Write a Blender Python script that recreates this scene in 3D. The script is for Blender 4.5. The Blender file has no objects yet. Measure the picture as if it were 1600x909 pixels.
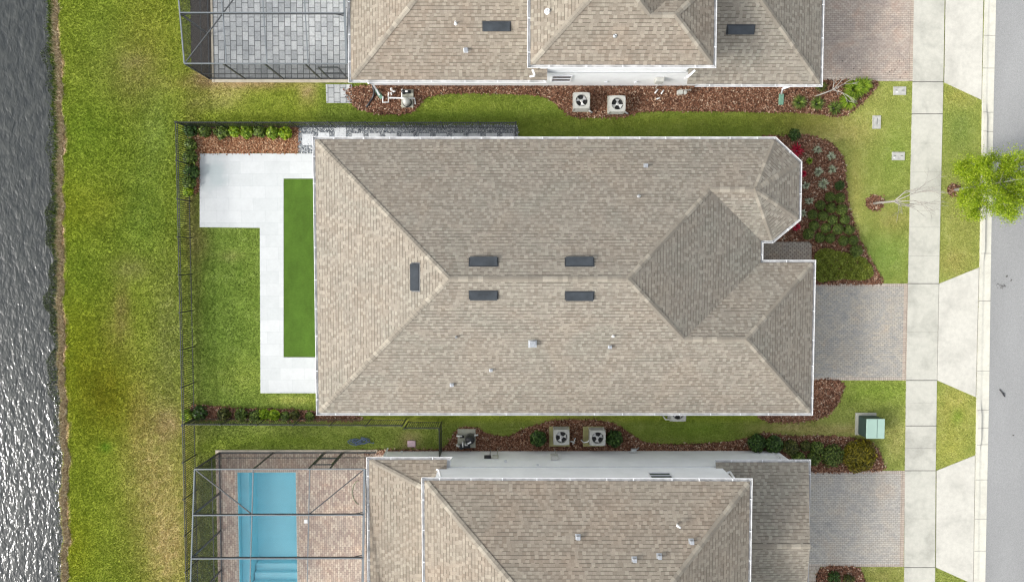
import bpy, math, random
import numpy as np
from mathutils import Vector, Matrix, Euler
from mathutils.bvhtree import BVHTree

# ------------------------------------------------------------------ camera, light, exposure
sc = bpy.context.scene
COL = sc.collection
F, W0, H0, CZ = 1067.0, 1600.0, 909.0, 34.5
cd = bpy.data.cameras.new("Camera"); cam = bpy.data.objects.new("Camera", cd); COL.objects.link(cam)
cd.sensor_fit = 'HORIZONTAL'; cd.sensor_width = 36.0; cd.lens = 36.0 * F / W0
cd.clip_start = 0.5; cd.clip_end = 2000
cam.location = (0, 0, CZ)
cam.rotation_euler = Euler((math.radians(-2.65), math.radians(-0.27), 0), 'XYZ')
sc.camera = cam
CR = cam.rotation_euler.to_matrix()

SUN_EL = math.radians(33.5)
SUN_AZ = (-0.943, -0.333)                       # horizontal direction towards the sun
world = bpy.data.worlds.new("World"); sc.world = world; world.use_nodes = True
_nt = world.node_tree
_sky = _nt.nodes.new('ShaderNodeTexSky'); _sky.sky_type = 'NISHITA'; _sky.sun_disc = False
_sky.sun_elevation = SUN_EL; _sky.sun_rotation = math.atan2(SUN_AZ[0], SUN_AZ[1]) % (2 * math.pi)
_sky.air_density = 1.0; _sky.dust_density = 3.0; _sky.ozone_density = 1.0
_hs = _nt.nodes.new('ShaderNodeHueSaturation'); _hs.inputs['Saturation'].default_value = 0.28      # thin haze: a whiter sky
_nt.links.new(_sky.outputs[0], _hs.inputs['Color']); _nt.links.new(_hs.outputs[0], _nt.nodes['Background'].inputs[0])
_nt.nodes['Background'].inputs[1].default_value = 0.15
sd = bpy.data.lights.new("Sun", 'SUN'); sun = bpy.data.objects.new("Sun", sd); COL.objects.link(sun)
sd.energy = 1.1; sd.angle = math.radians(10); sd.color = (1.0, 0.965, 0.92)
_d = Vector((SUN_AZ[0] * math.cos(SUN_EL), SUN_AZ[1] * math.cos(SUN_EL), math.sin(SUN_EL)))
sun.rotation_euler = _d.to_track_quat('Z', 'Y').to_euler()
sun.location = _d * 100
sc.view_settings.view_transform = 'Standard'; sc.view_settings.look = 'None'
sc.view_settings.gamma = 1.0; sc.view_settings.exposure = 1.12
sc.cycles.use_denoising = True; sc.cycles.denoiser = 'OPENIMAGEDENOISE'; sc.cycles.denoising_prefilter = 'NONE'
sc.cycles.filter_width = 1.3
sc.cycles.max_bounces = 5; sc.cycles.transparent_max_bounces = 16

random.seed(7); rng = np.random.default_rng(7)

def P(px, py, z=0.0):
    d = CR @ Vector(((px - W0 / 2) / F, -(py - H0 / 2) / F, -1.0))
    t = (z - CZ) / d.z
    return Vector((d.x * t, d.y * t, z))
RI = np.array(CR.transposed())
def topx(x, y, z=0.0):
    """world points to photo pixels (numpy)"""
    v = np.stack([x, y, np.zeros_like(x) + z - CZ], -1) @ RI.T
    return W0 / 2 + F * v[..., 0] / -v[..., 2], H0 / 2 - F * v[..., 1] / -v[..., 2]
def lin(c): return tuple(((v / 255.0 + 0.055) / 1.055) ** 2.4 if v / 255.0 > 0.04045 else v / 255.0 / 12.92 for v in c)
KK = 1.35
def D(r, g, b): return tuple(min(v / KK, 0.85) for v in lin((r, g, b)))

# ------------------------------------------------------------------ node helper
class NT:
    def __init__(s, name):
        s.m = bpy.data.materials.new(name); s.m.use_nodes = True; s.t = s.m.node_tree
        s.b = s.t.nodes['Principled BSDF']; s.out = s.t.nodes['Material Output']
    def n(s, typ, **kw):
        nd = s.t.nodes.new(typ)
        for k, v in kw.items(): setattr(nd, k, v)
        return nd
    def put(s, sock, v):
        if v is None: return
        if isinstance(v, bpy.types.NodeSocket): s.t.links.new(v, sock)
        elif isinstance(v, (tuple, list)) and sock.type == 'RGBA': sock.default_value = tuple(v)[:3] + (1,)
        else: sock.default_value = v
    def pos(s): return s.n('ShaderNodeNewGeometry').outputs['Position']
    def uv(s): return s.n('ShaderNodeTexCoord').outputs['UV']
    def obj(s): return s.n('ShaderNodeTexCoord').outputs['Object']
    def isl(s): return s.n('ShaderNodeNewGeometry').outputs['Random Per Island']
    def att(s, name): return s.n('ShaderNodeAttribute', attribute_name=name).outputs['Color']
    def map(s, v, scale=(1, 1, 1), rot=(0, 0, 0)):
        m = s.n('ShaderNodeMapping'); s.put(m.inputs[0], v); m.inputs['Scale'].default_value = scale; m.inputs['Rotation'].default_value = rot
        return m.outputs[0]
    def noise(s, v, scale, det=4, rough=0.55, dist=0.0, col=False):
        m = s.n('ShaderNodeTexNoise'); s.put(m.inputs['Vector'], v); m.inputs['Scale'].default_value = scale
        m.inputs['Detail'].default_value = det; m.inputs['Roughness'].default_value = rough; m.inputs['Distortion'].default_value = dist
        return m.outputs['Color' if col else 'Fac']
    def vor(s, v, scale, feat='F1', out='Distance'):
        m = s.n('ShaderNodeTexVoronoi', feature=feat); s.put(m.inputs['Vector'], v); m.inputs['Scale'].default_value = scale
        return m.outputs[out]
    def ramp(s, f, stops, interp='LINEAR'):
        m = s.n('ShaderNodeValToRGB'); s.put(m.inputs[0], f); e = m.color_ramp; e.interpolation = interp
        while len(e.elements) < len(stops): e.elements.new(0.5)
        for el, (p, c) in zip(e.elements, stops):
            el.position = p; el.color = (tuple(c)[:3] + (1,)) if isinstance(c, (tuple, list)) else (c, c, c, 1)
        return m.outputs[0]
    def mix(s, f, a, b, mode='MIX'):
        m = s.n('ShaderNodeMix', data_type='RGBA', blend_type=mode)
        s.put(m.inputs[0], f); s.put(m.inputs[6], a); s.put(m.inputs[7], b); return m.outputs[2]
    def math(s, op, a, b=None, c=None):
        m = s.n('ShaderNodeMath', operation=op); s.put(m.inputs[0], a); s.put(m.inputs[1], b); s.put(m.inputs[2], c); return m.outputs[0]
    def sep(s, v): m = s.n('ShaderNodeSeparateXYZ'); s.put(m.inputs[0], v); return m.outputs
    def comb(s, x, y, z=0.0):
        m = s.n('ShaderNodeCombineXYZ'); s.put(m.inputs[0], x); s.put(m.inputs[1], y); s.put(m.inputs[2], z); return m.outputs[0]
    def wn(s, v, col=False):
        m = s.n('ShaderNodeTexWhiteNoise', noise_dimensions='3D'); s.put(m.inputs['Vector'], v); return m.outputs['Color' if col else 'Value']
    def bump(s, h, strength=0.5, dist=0.02):
        m = s.n('ShaderNodeBump'); s.put(m.inputs['Height'], h); m.inputs['Strength'].default_value = strength; m.inputs['Distance'].default_value = dist
        s.t.links.new(m.outputs[0], s.b.inputs['Normal'])
    def fin(s, col=None, rough=None, metal=None, spec=None):
        s.put(s.b.inputs['Base Color'], col); s.put(s.b.inputs['Roughness'], rough); s.put(s.b.inputs['Metallic'], metal)
        s.put(s.b.inputs['Specular IOR Level'], spec); return s.m

def m_plain(name, c, rough=0.5, metal=0.0, var=0.12, scale=4.0, spec=0.5):
    n = NT(name); f = n.noise(n.pos(), scale, 5)
    f = n.ramp(f, [(0.3, 1 - var), (0.7, 1 + var * 0.3)])
    n.bump(n.noise(n.pos(), 60, 2), 0.08, 0.01)
    return n.fin(n.mix(1.0, c, f, 'MULTIPLY'), rough, metal, spec)

def m_shingle(name, cols, tint=((1, 1, 1), (1, 1, 1))):
    n = NT(name); u, v, _ = n.sep(n.uv())
    vr = n.math('DIVIDE', v, 0.148); row = n.math('FLOOR', vr); fv = n.math('FRACT', vr)
    jit = n.math('MULTIPLY', n.wn(n.comb(row, 3.3)), 7.0)
    uu = n.math('DIVIDE', n.math('ADD', u, jit), 0.165); cl = n.math('FLOOR', uu); fu = n.math('FRACT', uu)
    r1 = n.wn(n.comb(cl, row, 1.0)); r2 = n.wn(n.comb(cl, row, 9.0))
    # alternate teeth: even columns tend dark (exposed backer), odd columns light
    par = n.math('PINGPONG', cl, 1.0)
    tone = n.math('ADD', n.math('MULTIPLY', r1, 0.70), n.math('MULTIPLY', par, 0.30))
    c = n.ramp(tone, [(0.0, cols[0]), (0.4, cols[1]), (0.62, cols[2]), (1.0, cols[3])])
    line = n.math('MULTIPLY', n.math('LESS_THAN', fv, 0.17), n.math('GREATER_THAN', r2, 0.30))  # butt shadow under the tabs put into the colour, like a printed band
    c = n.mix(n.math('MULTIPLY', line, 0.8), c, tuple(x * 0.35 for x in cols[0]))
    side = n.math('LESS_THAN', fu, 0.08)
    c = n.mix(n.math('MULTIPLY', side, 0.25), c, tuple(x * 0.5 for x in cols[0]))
    big = n.noise(n.pos(), 0.42, 5, 0.6, 0.8)
    c = n.mix(1.0, c, n.ramp(big, [(0.34, tint[0]), (0.5, (1, 1, 1)), (0.66, tint[1])]), 'MULTIPLY')
    st = n.noise(n.map(n.uv(), (0.5, 5.5, 1)), 1.1, 3)
    c = n.mix(1.0, c, n.ramp(st, [(0.3, 0.90), (0.7, 1.08)]), 'MULTIPLY')
    g = n.noise(n.pos(), 45, 2, 0.7)
    c = n.mix(1.0, c, n.ramp(g, [(0.3, 0.80), (0.7, 1.16)]), 'MULTIPLY')
    n.bump(n.math('ADD', n.math('MULTIPLY', r1, 0.4), fv), 0.35, 0.02)
    return n.fin(c, 0.93, 0, 0.2)

def m_cap(name, cols):
    n = NT(name); i = n.isl()
    c = n.ramp(i, [(0.0, cols[0]), (0.45, cols[1]), (0.8, cols[2]), (1.0, cols[3])])
    c = n.mix(1.0, c, n.ramp(n.noise(n.pos(), 40, 2, 0.7), [(0.3, 0.84), (0.7, 1.12)]), 'MULTIPLY')
    return n.fin(c, 0.93, 0, 0.2)

def m_paver(name, w, h, c1, c2, mortar, patches, ms=0.008, rot=0.0, off=0.5, pscale=0.9):
    n = NT(name); p = n.map(n.pos(), (1, 1, 1), (0, 0, rot))
    b = n.n('ShaderNodeTexBrick'); n.put(b.inputs['Vector'], p)
    b.offset = off; b.inputs['Scale'].default_value = 1.0; b.inputs['Brick Width'].default_value = w; b.inputs['Row Height'].default_value = h
    b.inputs['Mortar Size'].default_value = ms; b.inputs['Mortar Smooth'].default_value = 0.1
    n.put(b.inputs['Color1'], c1); n.put(b.inputs['Color2'], c2); n.put(b.inputs['Mortar'], mortar)
    c = b.outputs['Color']
    f = n.noise(p, pscale, 5, 0.62, 0.6)
    c = n.mix(1.0, c, n.ramp(f, patches), 'MULTIPLY')
    g = n.noise(p, 14, 3, 0.7)
    c = n.mix(1.0, c, n.ramp(g, [(0.3, 0.80), (0.7, 1.15)]), 'MULTIPLY')
    n.bump(n.math('SUBTRACT', 1.0, b.outputs['Fac']), 0.4, 0.01)
    return n.fin(c, 0.85, 0, 0.3)

def m_concrete(name, c, stain=0.14, sc_=0.7):
    n = NT(name); p = n.pos()
    f = n.ramp(n.noise(p, sc_, 6, 0.62, 0.4), [(0.30, 1 - stain), (0.52, 1.0), (0.75, 1.05)])
    c = n.mix(1.0, c, f, 'MULTIPLY')
    f = n.ramp(n.noise(n.map(p, (1, 1, 1)), 4.0, 5, 0.7), [(0.30, 0.90), (0.6, 1.03)])
    c = n.mix(1.0, c, f, 'MULTIPLY')
    f = n.ramp(n.noise(p, 28, 3, 0.7), [(0.3, 0.91), (0.7, 1.06)])
    c = n.mix(1.0, c, f, 'MULTIPLY')
    n.bump(n.noise(p, 40, 4), 0.15, 0.01)
    return n.fin(c, 0.88, 0, 0.3)

def m_leaf(name, cols, trans=0.25, rough=0.55):
    n = NT(name); i = n.isl()
    c = n.ramp(i, [(0.0, cols[0]), (0.4, cols[1]), (0.75, cols[2]), (1.0, cols[-1])])
    n.fin(c, rough, 0, 0.35)
    tr = n.n('ShaderNodeBsdfTranslucent'); n.put(tr.inputs[0], c)
    ms = n.n('ShaderNodeMixShader'); ms.inputs[0].default_value = trans
    n.t.links.new(n.b.outputs[0], ms.inputs[1]); n.t.links.new(tr.outputs[0], ms.inputs[2]); n.t.links.new(ms.outputs[0], n.out.inputs[0])
    return n.m

def m_screen(name, alpha, c=(0.02, 0.022, 0.022)):
    n = NT(name); n.fin(c, 0.7, 0, 0.2)
    t = n.n('ShaderNodeBsdfTransparent'); ms = n.n('ShaderNodeMixShader'); ms.inputs[0].default_value = alpha
    n.t.links.new(t.outputs[0], ms.inputs[1]); n.t.links.new(n.b.outputs[0], ms.inputs[2]); n.t.links.new(ms.outputs[0], n.out.inputs[0])
    return n.m

M = {}
SH = [D(144, 135, 122), D(154, 146, 133), D(163, 155, 141), D(172, 165, 151)]
TINT = ((1.01, 0.985, 0.965), (0.955, 0.985, 0.985))
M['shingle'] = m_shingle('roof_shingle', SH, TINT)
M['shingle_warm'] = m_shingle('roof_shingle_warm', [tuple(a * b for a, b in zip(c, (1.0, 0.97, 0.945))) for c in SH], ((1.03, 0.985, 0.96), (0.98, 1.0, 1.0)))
M['cap'] = m_cap('ridge_cap_shingle', [D(147, 139, 126), D(157, 149, 135), D(166, 158, 143), D(184, 176, 160)])
M['white'] = m_plain('white_gutter_paint', (0.78, 0.79, 0.80), 0.4, 0, 0.10, 1.5)
M['gutter_in'] = m_plain('gutter_trough', (0.66, 0.66, 0.65), 0.6, 0, 0.35, 3.0)
M['fascia'] = m_plain('fascia_paint', (0.75, 0.76, 0.77), 0.5, 0, 0.06)
M['stucco'] = m_plain('white_stucco', (0.84, 0.85, 0.85), 0.85, 0, 0.08, 1.2)
M['trim'] = m_plain('trim_paint', (0.55, 0.57, 0.58), 0.6, 0, 0.05)
M['glass'] = m_plain('window_glass', (0.03, 0.04, 0.045), 0.06, 0, 0.2)
M['door'] = m_plain('door_paint', (0.12, 0.10, 0.09), 0.5)
M['galv'] = m_plain('galvanised_metal', (0.55, 0.57, 0.58), 0.35, 0.7, 0.25, 9)
M['whitepvc'] = m_plain('white_pvc', (0.80, 0.80, 0.78), 0.4, 0, 0.08)
M['ventblk'] = m_plain('dark_vent_metal', (0.030, 0.034, 0.038), 0.4, 0.0, 0.3, 6)
M['ventglass'] = m_plain('vent_top_sheet', (0.045, 0.053, 0.060), 0.30, 0.0, 0.45, 2.4)
M['black'] = m_plain('black_plastic', (0.015, 0.015, 0.017), 0.35, 0, 0.3, 8)
M['fence'] = m_plain('black_aluminium', (0.022, 0.025, 0.025), 0.35, 0, 0.2)
M['cage'] = m_plain('bronze_cage_frame', (0.055, 0.060, 0.062), 0.38, 0.2, 0.2)
M['cage_sheen'] = m_plain('cage_frame_sky_sheen', (0.17, 0.19, 0.20), 0.35, 0.2, 0.1)  # paler than the frame: sky reflection put into the colour
M['scr_side'] = m_screen('insect_screen_side', 0.46)
M['scr_roof'] = m_screen('insect_screen_roof', 0.08, (0.08, 0.085, 0.09))
M['ac'] = m_plain('ac_cabinet_paint', (0.46, 0.46, 0.42), 0.5, 0, 0.18, 8)
M['acgrille'] = m_plain('ac_louver_metal', (0.13, 0.135, 0.13), 0.5, 0.2, 0.3, 12)
M['acblade'] = m_plain('fan_blade_metal', (0.62, 0.62, 0.60), 0.35, 0.2, 0.2, 6)
M['acdark'] = m_plain('ac_inside', (0.015, 0.015, 0.015), 0.8)
M['pad'] = m_concrete('equipment_pad_concrete', D(196, 196, 180), 0.2, 3)
M['padalgae'] = m_concrete('algae_stained_pad', D(192, 186, 130), 0.35, 2.5)
M['transformer'] = m_plain('pale_green_enamel', D(176, 205, 190), 0.45, 0, 0.06, 3)
M['transdark'] = m_plain('transformer_dark_green', (0.03, 0.055, 0.05), 0.5)  # cabinet sides and lid seam, far darker than the lid
M['concrete'] = m_concrete('sidewalk_concrete', D(212, 210, 197), 0.26)
M['concrete2'] = m_concrete('apron_concrete', D(221, 218, 206), 0.17)
M['curb'] = m_concrete('curb_concrete', D(228, 225, 210), 0.12)
M['lid'] = m_concrete('meter_box_lid', D(205, 204, 196), 0.25, 6)
M['bark'] = m_plain('pale_bark', D(186, 180, 170), 0.9, 0, 0.35, 20)
M['greenplastic'] = m_plain('green_drain_plastic', D(120, 165, 140), 0.5, 0, 0.2, 8)
M['pink'] = m_plain('faded_pink_lid', D(225, 195, 205), 0.6, 0, 0.15, 10)
M['hose'] = m_plain('blue_grey_hose', D(95, 115, 140), 0.45, 0, 0.2, 10)
M['ghose'] = m_plain('pale_green_hose', D(150, 160, 120), 0.45, 0, 0.2, 10)
M['tile'] = None
n = NT('white_porcelain_tile'); b = n.n('ShaderNodeTexBrick'); n.put(b.inputs['Vector'], n.pos()); b.offset = 0.5
b.inputs['Scale'].default_value = 1; b.inputs['Brick Width'].default_value = 1.22; b.inputs['Row Height'].default_value = 0.61; b.inputs['Mortar Size'].default_value = 0.006
n.put(b.inputs['Color1'], D(206, 210, 209)); n.put(b.inputs['Color2'], D(217, 220, 219)); n.put(b.inputs['Mortar'], D(192, 197, 197))
c = n.mix(1.0, b.outputs['Color'], n.ramp(n.noise(n.pos(), 2.2, 6, 0.65), [(0.3, 0.93), (0.6, 1.0)]), 'MULTIPLY')
c = n.mix(1.0, c, n.ramp(n.noise(n.pos(), 11, 5, 0.65), [(0.3, 0.95), (0.6, 1.01)]), 'MULTIPLY')
cs = P(336, 274, 0.05)                                             # a damp stain on the tiles near the corner
vd = n.n('ShaderNodeVectorMath', operation='DISTANCE'); n.put(vd.inputs[0], n.map(n.pos(), (1.35, 1, 1))); vd.inputs[1].default_value = (cs.x * 1.35, cs.y, 0.05)
dd = n.math('ADD', vd.outputs['Value'], n.math('MULTIPLY', n.math('SUBTRACT', n.noise(n.pos(), 1.6, 4), 0.5), 1.3))
c = n.mix(n.ramp(dd, [(0.45, 0.7), (1.0, 0.0)]), c, D(178, 190, 190))
M['tile'] = n.fin(c, 0.5, 0, 0.4)
M['stepstone'] = m_concrete('stepping_stone_concrete', D(222, 225, 226), 0.08, 3)
PATCH = [(0.28, (0.79, 0.81, 0.83)), (0.45, (0.96, 0.97, 0.97)), (0.58, (1.02, 1.0, 0.96)), (0.74, (1.10, 1.0, 0.90))]
M['pave_main'] = m_paver('driveway_pavers_greige', 0.20, 0.10, D(180, 177, 171), D(202, 194, 180), D(140, 136, 129), PATCH)
M['pave_pink'] = m_paver('driveway_pavers_rose', 0.20, 0.10, D(188, 173, 160), D(206, 193, 178), D(150, 136, 125), [(0.3, (0.82, 0.82, 0.86)), (0.5, (1, 1, 1)), (0.7, (1.08, 0.97, 0.92))])
M['pave_grey'] = m_paver('driveway_pavers_taupe', 0.20, 0.10, D(186, 182, 175), D(206, 200, 189), D(146, 139, 131), PATCH)
M['pave_border'] = m_paver('driveway_border_pavers', 0.10, 0.20, D(190, 180, 168), D(208, 198, 184), D(138, 128, 118), [(0.3, (0.92, 0.92, 0.92)), (0.7, (1.04, 1.0, 0.98))], off=0.0)
M['pave_border2'] = m_paver('driveway_border_pavers_flat', 0.20, 0.10, D(194, 178, 163), D(210, 197, 180), D(138, 128, 118), [(0.3, (0.92, 0.92, 0.92)), (0.7, (1.04, 1.0, 0.98))], off=0.0)
M['pave_porch'] = m_paver('porch_pavers', 0.20, 0.10, D(160, 148, 136), D(182, 172, 158), D(108, 98, 90), PATCH, ms=0.012)
M['pave_deck'] = m_paver('pool_deck_pavers', 0.22, 0.11, D(176, 156, 144), D(218, 203, 184), D(140, 124, 112), [(0.3, (0.88, 0.90, 0.92)), (0.5, (1, 1, 1)), (0.72, (1.08, 0.99, 0.93))], rot=math.pi / 2)
M['pave_slab'] = m_paver('grey_slab_pavers', 0.46, 0.30, D(186, 189, 188), D(218, 220, 218), D(104, 106, 106), [(0.3, (0.82, 0.83, 0.85)), (0.6, (1.03, 1.03, 1.03))], ms=0.016, rot=math.pi / 2)
M['coping'] = m_concrete('deck_edge_concrete', D(205, 195, 175), 0.2, 3)
# asphalt
n = NT('asphalt'); c = n.mix(n.ramp(n.noise(n.pos(), 45, 3, 0.8), [(0.36, 0.0), (0.64, 1.0)]), D(142, 143, 142), D(184, 184, 182))
c = n.mix(1.0, c, n.ramp(n.noise(n.map(n.pos(), (1, 0.3, 1)), 0.5, 6), [(0.3, 0.88), (0.7, 1.06)]), 'MULTIPLY')
n.bump(n.noise(n.pos(), 60, 3), 0.4, 0.01); M['asphalt'] = n.fin(c, 0.9, 0, 0.3)
# lawn and everything that lies on the terrain sheet: base colour from a colour attribute, fine structure from noise
n = NT('lawn'); c = n.att('tone'); p = n.pos()
c = n.mix(1.0, c, n.ramp(n.noise(p, 1.6, 7, 0.75), [(0.28, (0.62, 0.70, 0.60)), (0.5, (1, 1, 1)), (0.72, (1.36, 1.26, 1.75))]), 'MULTIPLY')
c = n.mix(1.0, c, n.ramp(n.noise(p, 15, 5, 0.75), [(0.30, (0.55, 0.58, 0.52)), (0.5, (1, 1, 1)), (0.70, (1.35, 1.3, 1.5))]), 'MULTIPLY')
n.bump(n.noise(p, 22, 5, 0.7), 0.9, 0.05); M['lawn'] = n.fin(c, 0.95, 0, 0.1)
n = NT('grass_blades'); c = n.att('tone'); c = n.mix(1.0, c, n.ramp(n.isl(), [(0.0, (0.74, 0.78, 0.7)), (0.5, (1.0, 1.0, 1.0)), (1.0, (1.36, 1.3, 1.5))]), 'MULTIPLY')
M['blades'] = n.fin(c, 0.8, 0, 0.15)
n = NT('artificial_turf'); p = n.pos(); c = n.mix(n.noise(n.map(p, (1, 3, 1)), 9, 4, 0.7), D(68, 98, 30), D(96, 126, 50))
c = n.mix(1.0, c, n.ramp(n.noise(n.map(p, (1, .5, 1)), 1.3, 6, 0.7), [(0.3, 0.76), (0.7, 1.16)]), 'MULTIPLY'); n.bump(n.noise(p, 70, 3), 0.5, 0.02); M['turf'] = n.fin(c, 0.9, 0, 0.1)
n = NT('mulch_soil'); p = n.pos(); c = n.ramp(n.noise(p, 17, 5, 0.8), [(0.3, D(66, 48, 38)), (0.5, D(112, 82, 64)), (0.72, D(166, 122, 94))])
n.bump(n.noise(p, 25, 4, 0.7), 0.9, 0.04); M['mulch'] = n.fin(c, 0.95, 0, 0.1)
n = NT('dirt'); p = n.pos(); c = n.ramp(n.noise(p, 14, 5, 0.8), [(0.3, D(48, 46, 44)), (0.7, D(100, 94, 88))]); M['dirt'] = n.fin(c, 0.95, 0, 0.1)
n = NT('gravel_bed'); p = n.pos(); c = n.ramp(n.vor(p, 22, 'F1', 'Color'), [(0.1, D(100, 106, 112)), (0.5, D(154, 160, 166)), (0.9, D(212, 214, 214))])
n.bump(n.vor(p, 22), 0.9, 0.04); M['gravel'] = n.fin(c, 0.9, 0, 0.2)
def m_isl(name, stops, rough=0.9): n = NT(name); return n.fin(n.ramp(n.isl(), stops), rough, 0, 0.2)
M['chip_dark'] = m_isl('bark_chips', [(0.0, D(72, 48, 38)), (0.35, D(120, 82, 62)), (0.7, D(154, 110, 86)), (0.93, D(188, 152, 126)), (1.0, D(226, 206, 180))])
M['chip_tan'] = m_isl('fresh_bark_chips', [(0.0, D(96, 60, 40)), (0.35, D(156, 104, 72)), (0.7, D(190, 140, 104)), (1.0, D(228, 196, 160))])
M['pebble'] = m_isl('pebbles', [(0.0, D(94, 100, 108)), (0.4, D(156, 162, 168)), (0.75, D(196, 199, 200)), (1.0, D(238, 240, 236))], 0.7)
M['reed'] = m_leaf('dead_reeds', [D(128, 112, 88), D(176, 158, 126), D(208, 192, 158), D(236, 224, 192)], 0.1)
M['reedgreen'] = m_leaf('bank_weeds', [D(50, 70, 12), D(80, 104, 24), D(110, 134, 44), D(140, 160, 60)], 0.2)
M['algae'] = m_leaf('pond_weed', [D(84, 96, 70), D(104, 116, 84), D(124, 136, 98), D(148, 158, 118)], 0.1)
def greens(name, k=1.0, y=0.0):
    k *= 1.18
    return m_leaf(name, [D((36 + y) * k, 54 * k, 20 * k), D((62 + y) * k, 88 * k, 30 * k), D((90 + y * 1.3) * k, 116 * k, 46 * k), D((126 + y * 1.4) * k, 150 * k, 74 * k)])
M['lf_round'] = greens('clipped_shrub_leaves', 1.0, 6)
M['lf_dark'] = greens('glossy_dark_leaves', 0.82, -6)
M['lf_mid'] = greens('hedge_leaves', 1.08, 6)
M['lf_olive'] = m_leaf('olive_shrub_leaves', [D(44, 54, 22), D(76, 86, 34), D(104, 110, 44), D(136, 136, 66)])
M['lf_yellow'] = m_leaf('yellow_green_leaves', [D(96, 130, 16), D(140, 176, 26), D(178, 205, 40), D(212, 228, 84)], 0.35)
M['lf_gold'] = m_leaf('golden_shrub_leaves', [D(62, 60, 10), D(108, 102, 14), D(148, 138, 24), D(186, 170, 50)])
M['lf_silver'] = m_leaf('silvery_leaves', [D(134, 144, 112), D(172, 180, 144), D(198, 204, 172), D(222, 226, 200)])
M['lf_red'] = m_leaf('crimson_leaves', [D(130, 8, 34), D(190, 16, 54), D(220, 34, 70), D(226, 90, 110)])
M['lf_lime'] = m_leaf('lime_tree_leaves', [D(112, 142, 12), D(152, 182, 20), D(186, 208, 40), D(218, 232, 92)], 0.45)
M['lf_cover'] = m_leaf('ground_cover_leaves', [D(92, 104, 24), D(126, 140, 40), D(152, 166, 60), D(180, 190, 86)])
M['lf_fern'] = m_leaf('bright_fern_leaves', [D(84, 118, 20), D(124, 156, 30), D(158, 184, 50), D(186, 206, 84)], 0.3)
# pool and lake
M['plaster'] = m_plain('pool_plaster', (0.54, 0.93, 1.0), 0.7, 0, 0.06, 1.0)
M['plaster_step'] = m_plain('pool_step_plaster', (0.59, 0.94, 1.0), 0.7, 0, 0.05, 1.0)
n = NT('pool_water'); t = n.n('ShaderNodeBsdfTransparent'); t.inputs[0].default_value = (0.90, 0.99, 1.0, 1)
n.fin((0.02, 0.2, 0.25), 0.04); n.bump(n.noise(n.pos(), 3, 3), 0.15, 0.03)
gl = n.n('ShaderNodeBsdfGlossy'); gl.inputs['Roughness'].default_value = 0.03; n.put(gl.inputs['Color'], (0.8, 0.95, 1.0))
bp = [x for x in n.t.nodes if x.type == 'BUMP'][0]; n.t.links.new(bp.outputs[0], gl.inputs['Normal'])
fr = n.n('ShaderNodeFresnel'); fr.inputs[0].default_value = 1.33; n.t.links.new(bp.outputs[0], fr.inputs['Normal'])
ms = n.n('ShaderNodeMixShader'); n.t.links.new(fr.outputs[0], ms.inputs[0]); n.t.links.new(t.outputs[0], ms.inputs[1]); n.t.links.new(gl.outputs[0], ms.inputs[2]); n.t.links.new(ms.outputs[0], n.out.inputs[0])
M['poolwater'] = n.m
n = NT('lake_water'); p = n.pos()
w1 = n.noise(n.map(p, (1.6, 0.75, 1), (0, 0, math.radians(14))), 2.3, 2.0, 0.5, 0.5)
w2 = n.noise(n.map(p, (1.5, 0.8, 1), (0, 0, math.radians(-18))), 5.2, 1.5, 0.5, 0.4)
n.bump(n.math('ADD', n.math('MULTIPLY', w1, 0.7), n.math('MULTIPLY', w2, 0.36)), 1.0, 0.062)
c = n.mix(n.ramp(w1, [(0.35, 0.0), (0.7, 1.0)]), (0.026, 0.030, 0.030), (0.052, 0.056, 0.052))  # lighter ripple streaks: sky reflection put into the water colour
M['lake'] = n.fin(c, 0.045, 0, 0.34)

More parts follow.
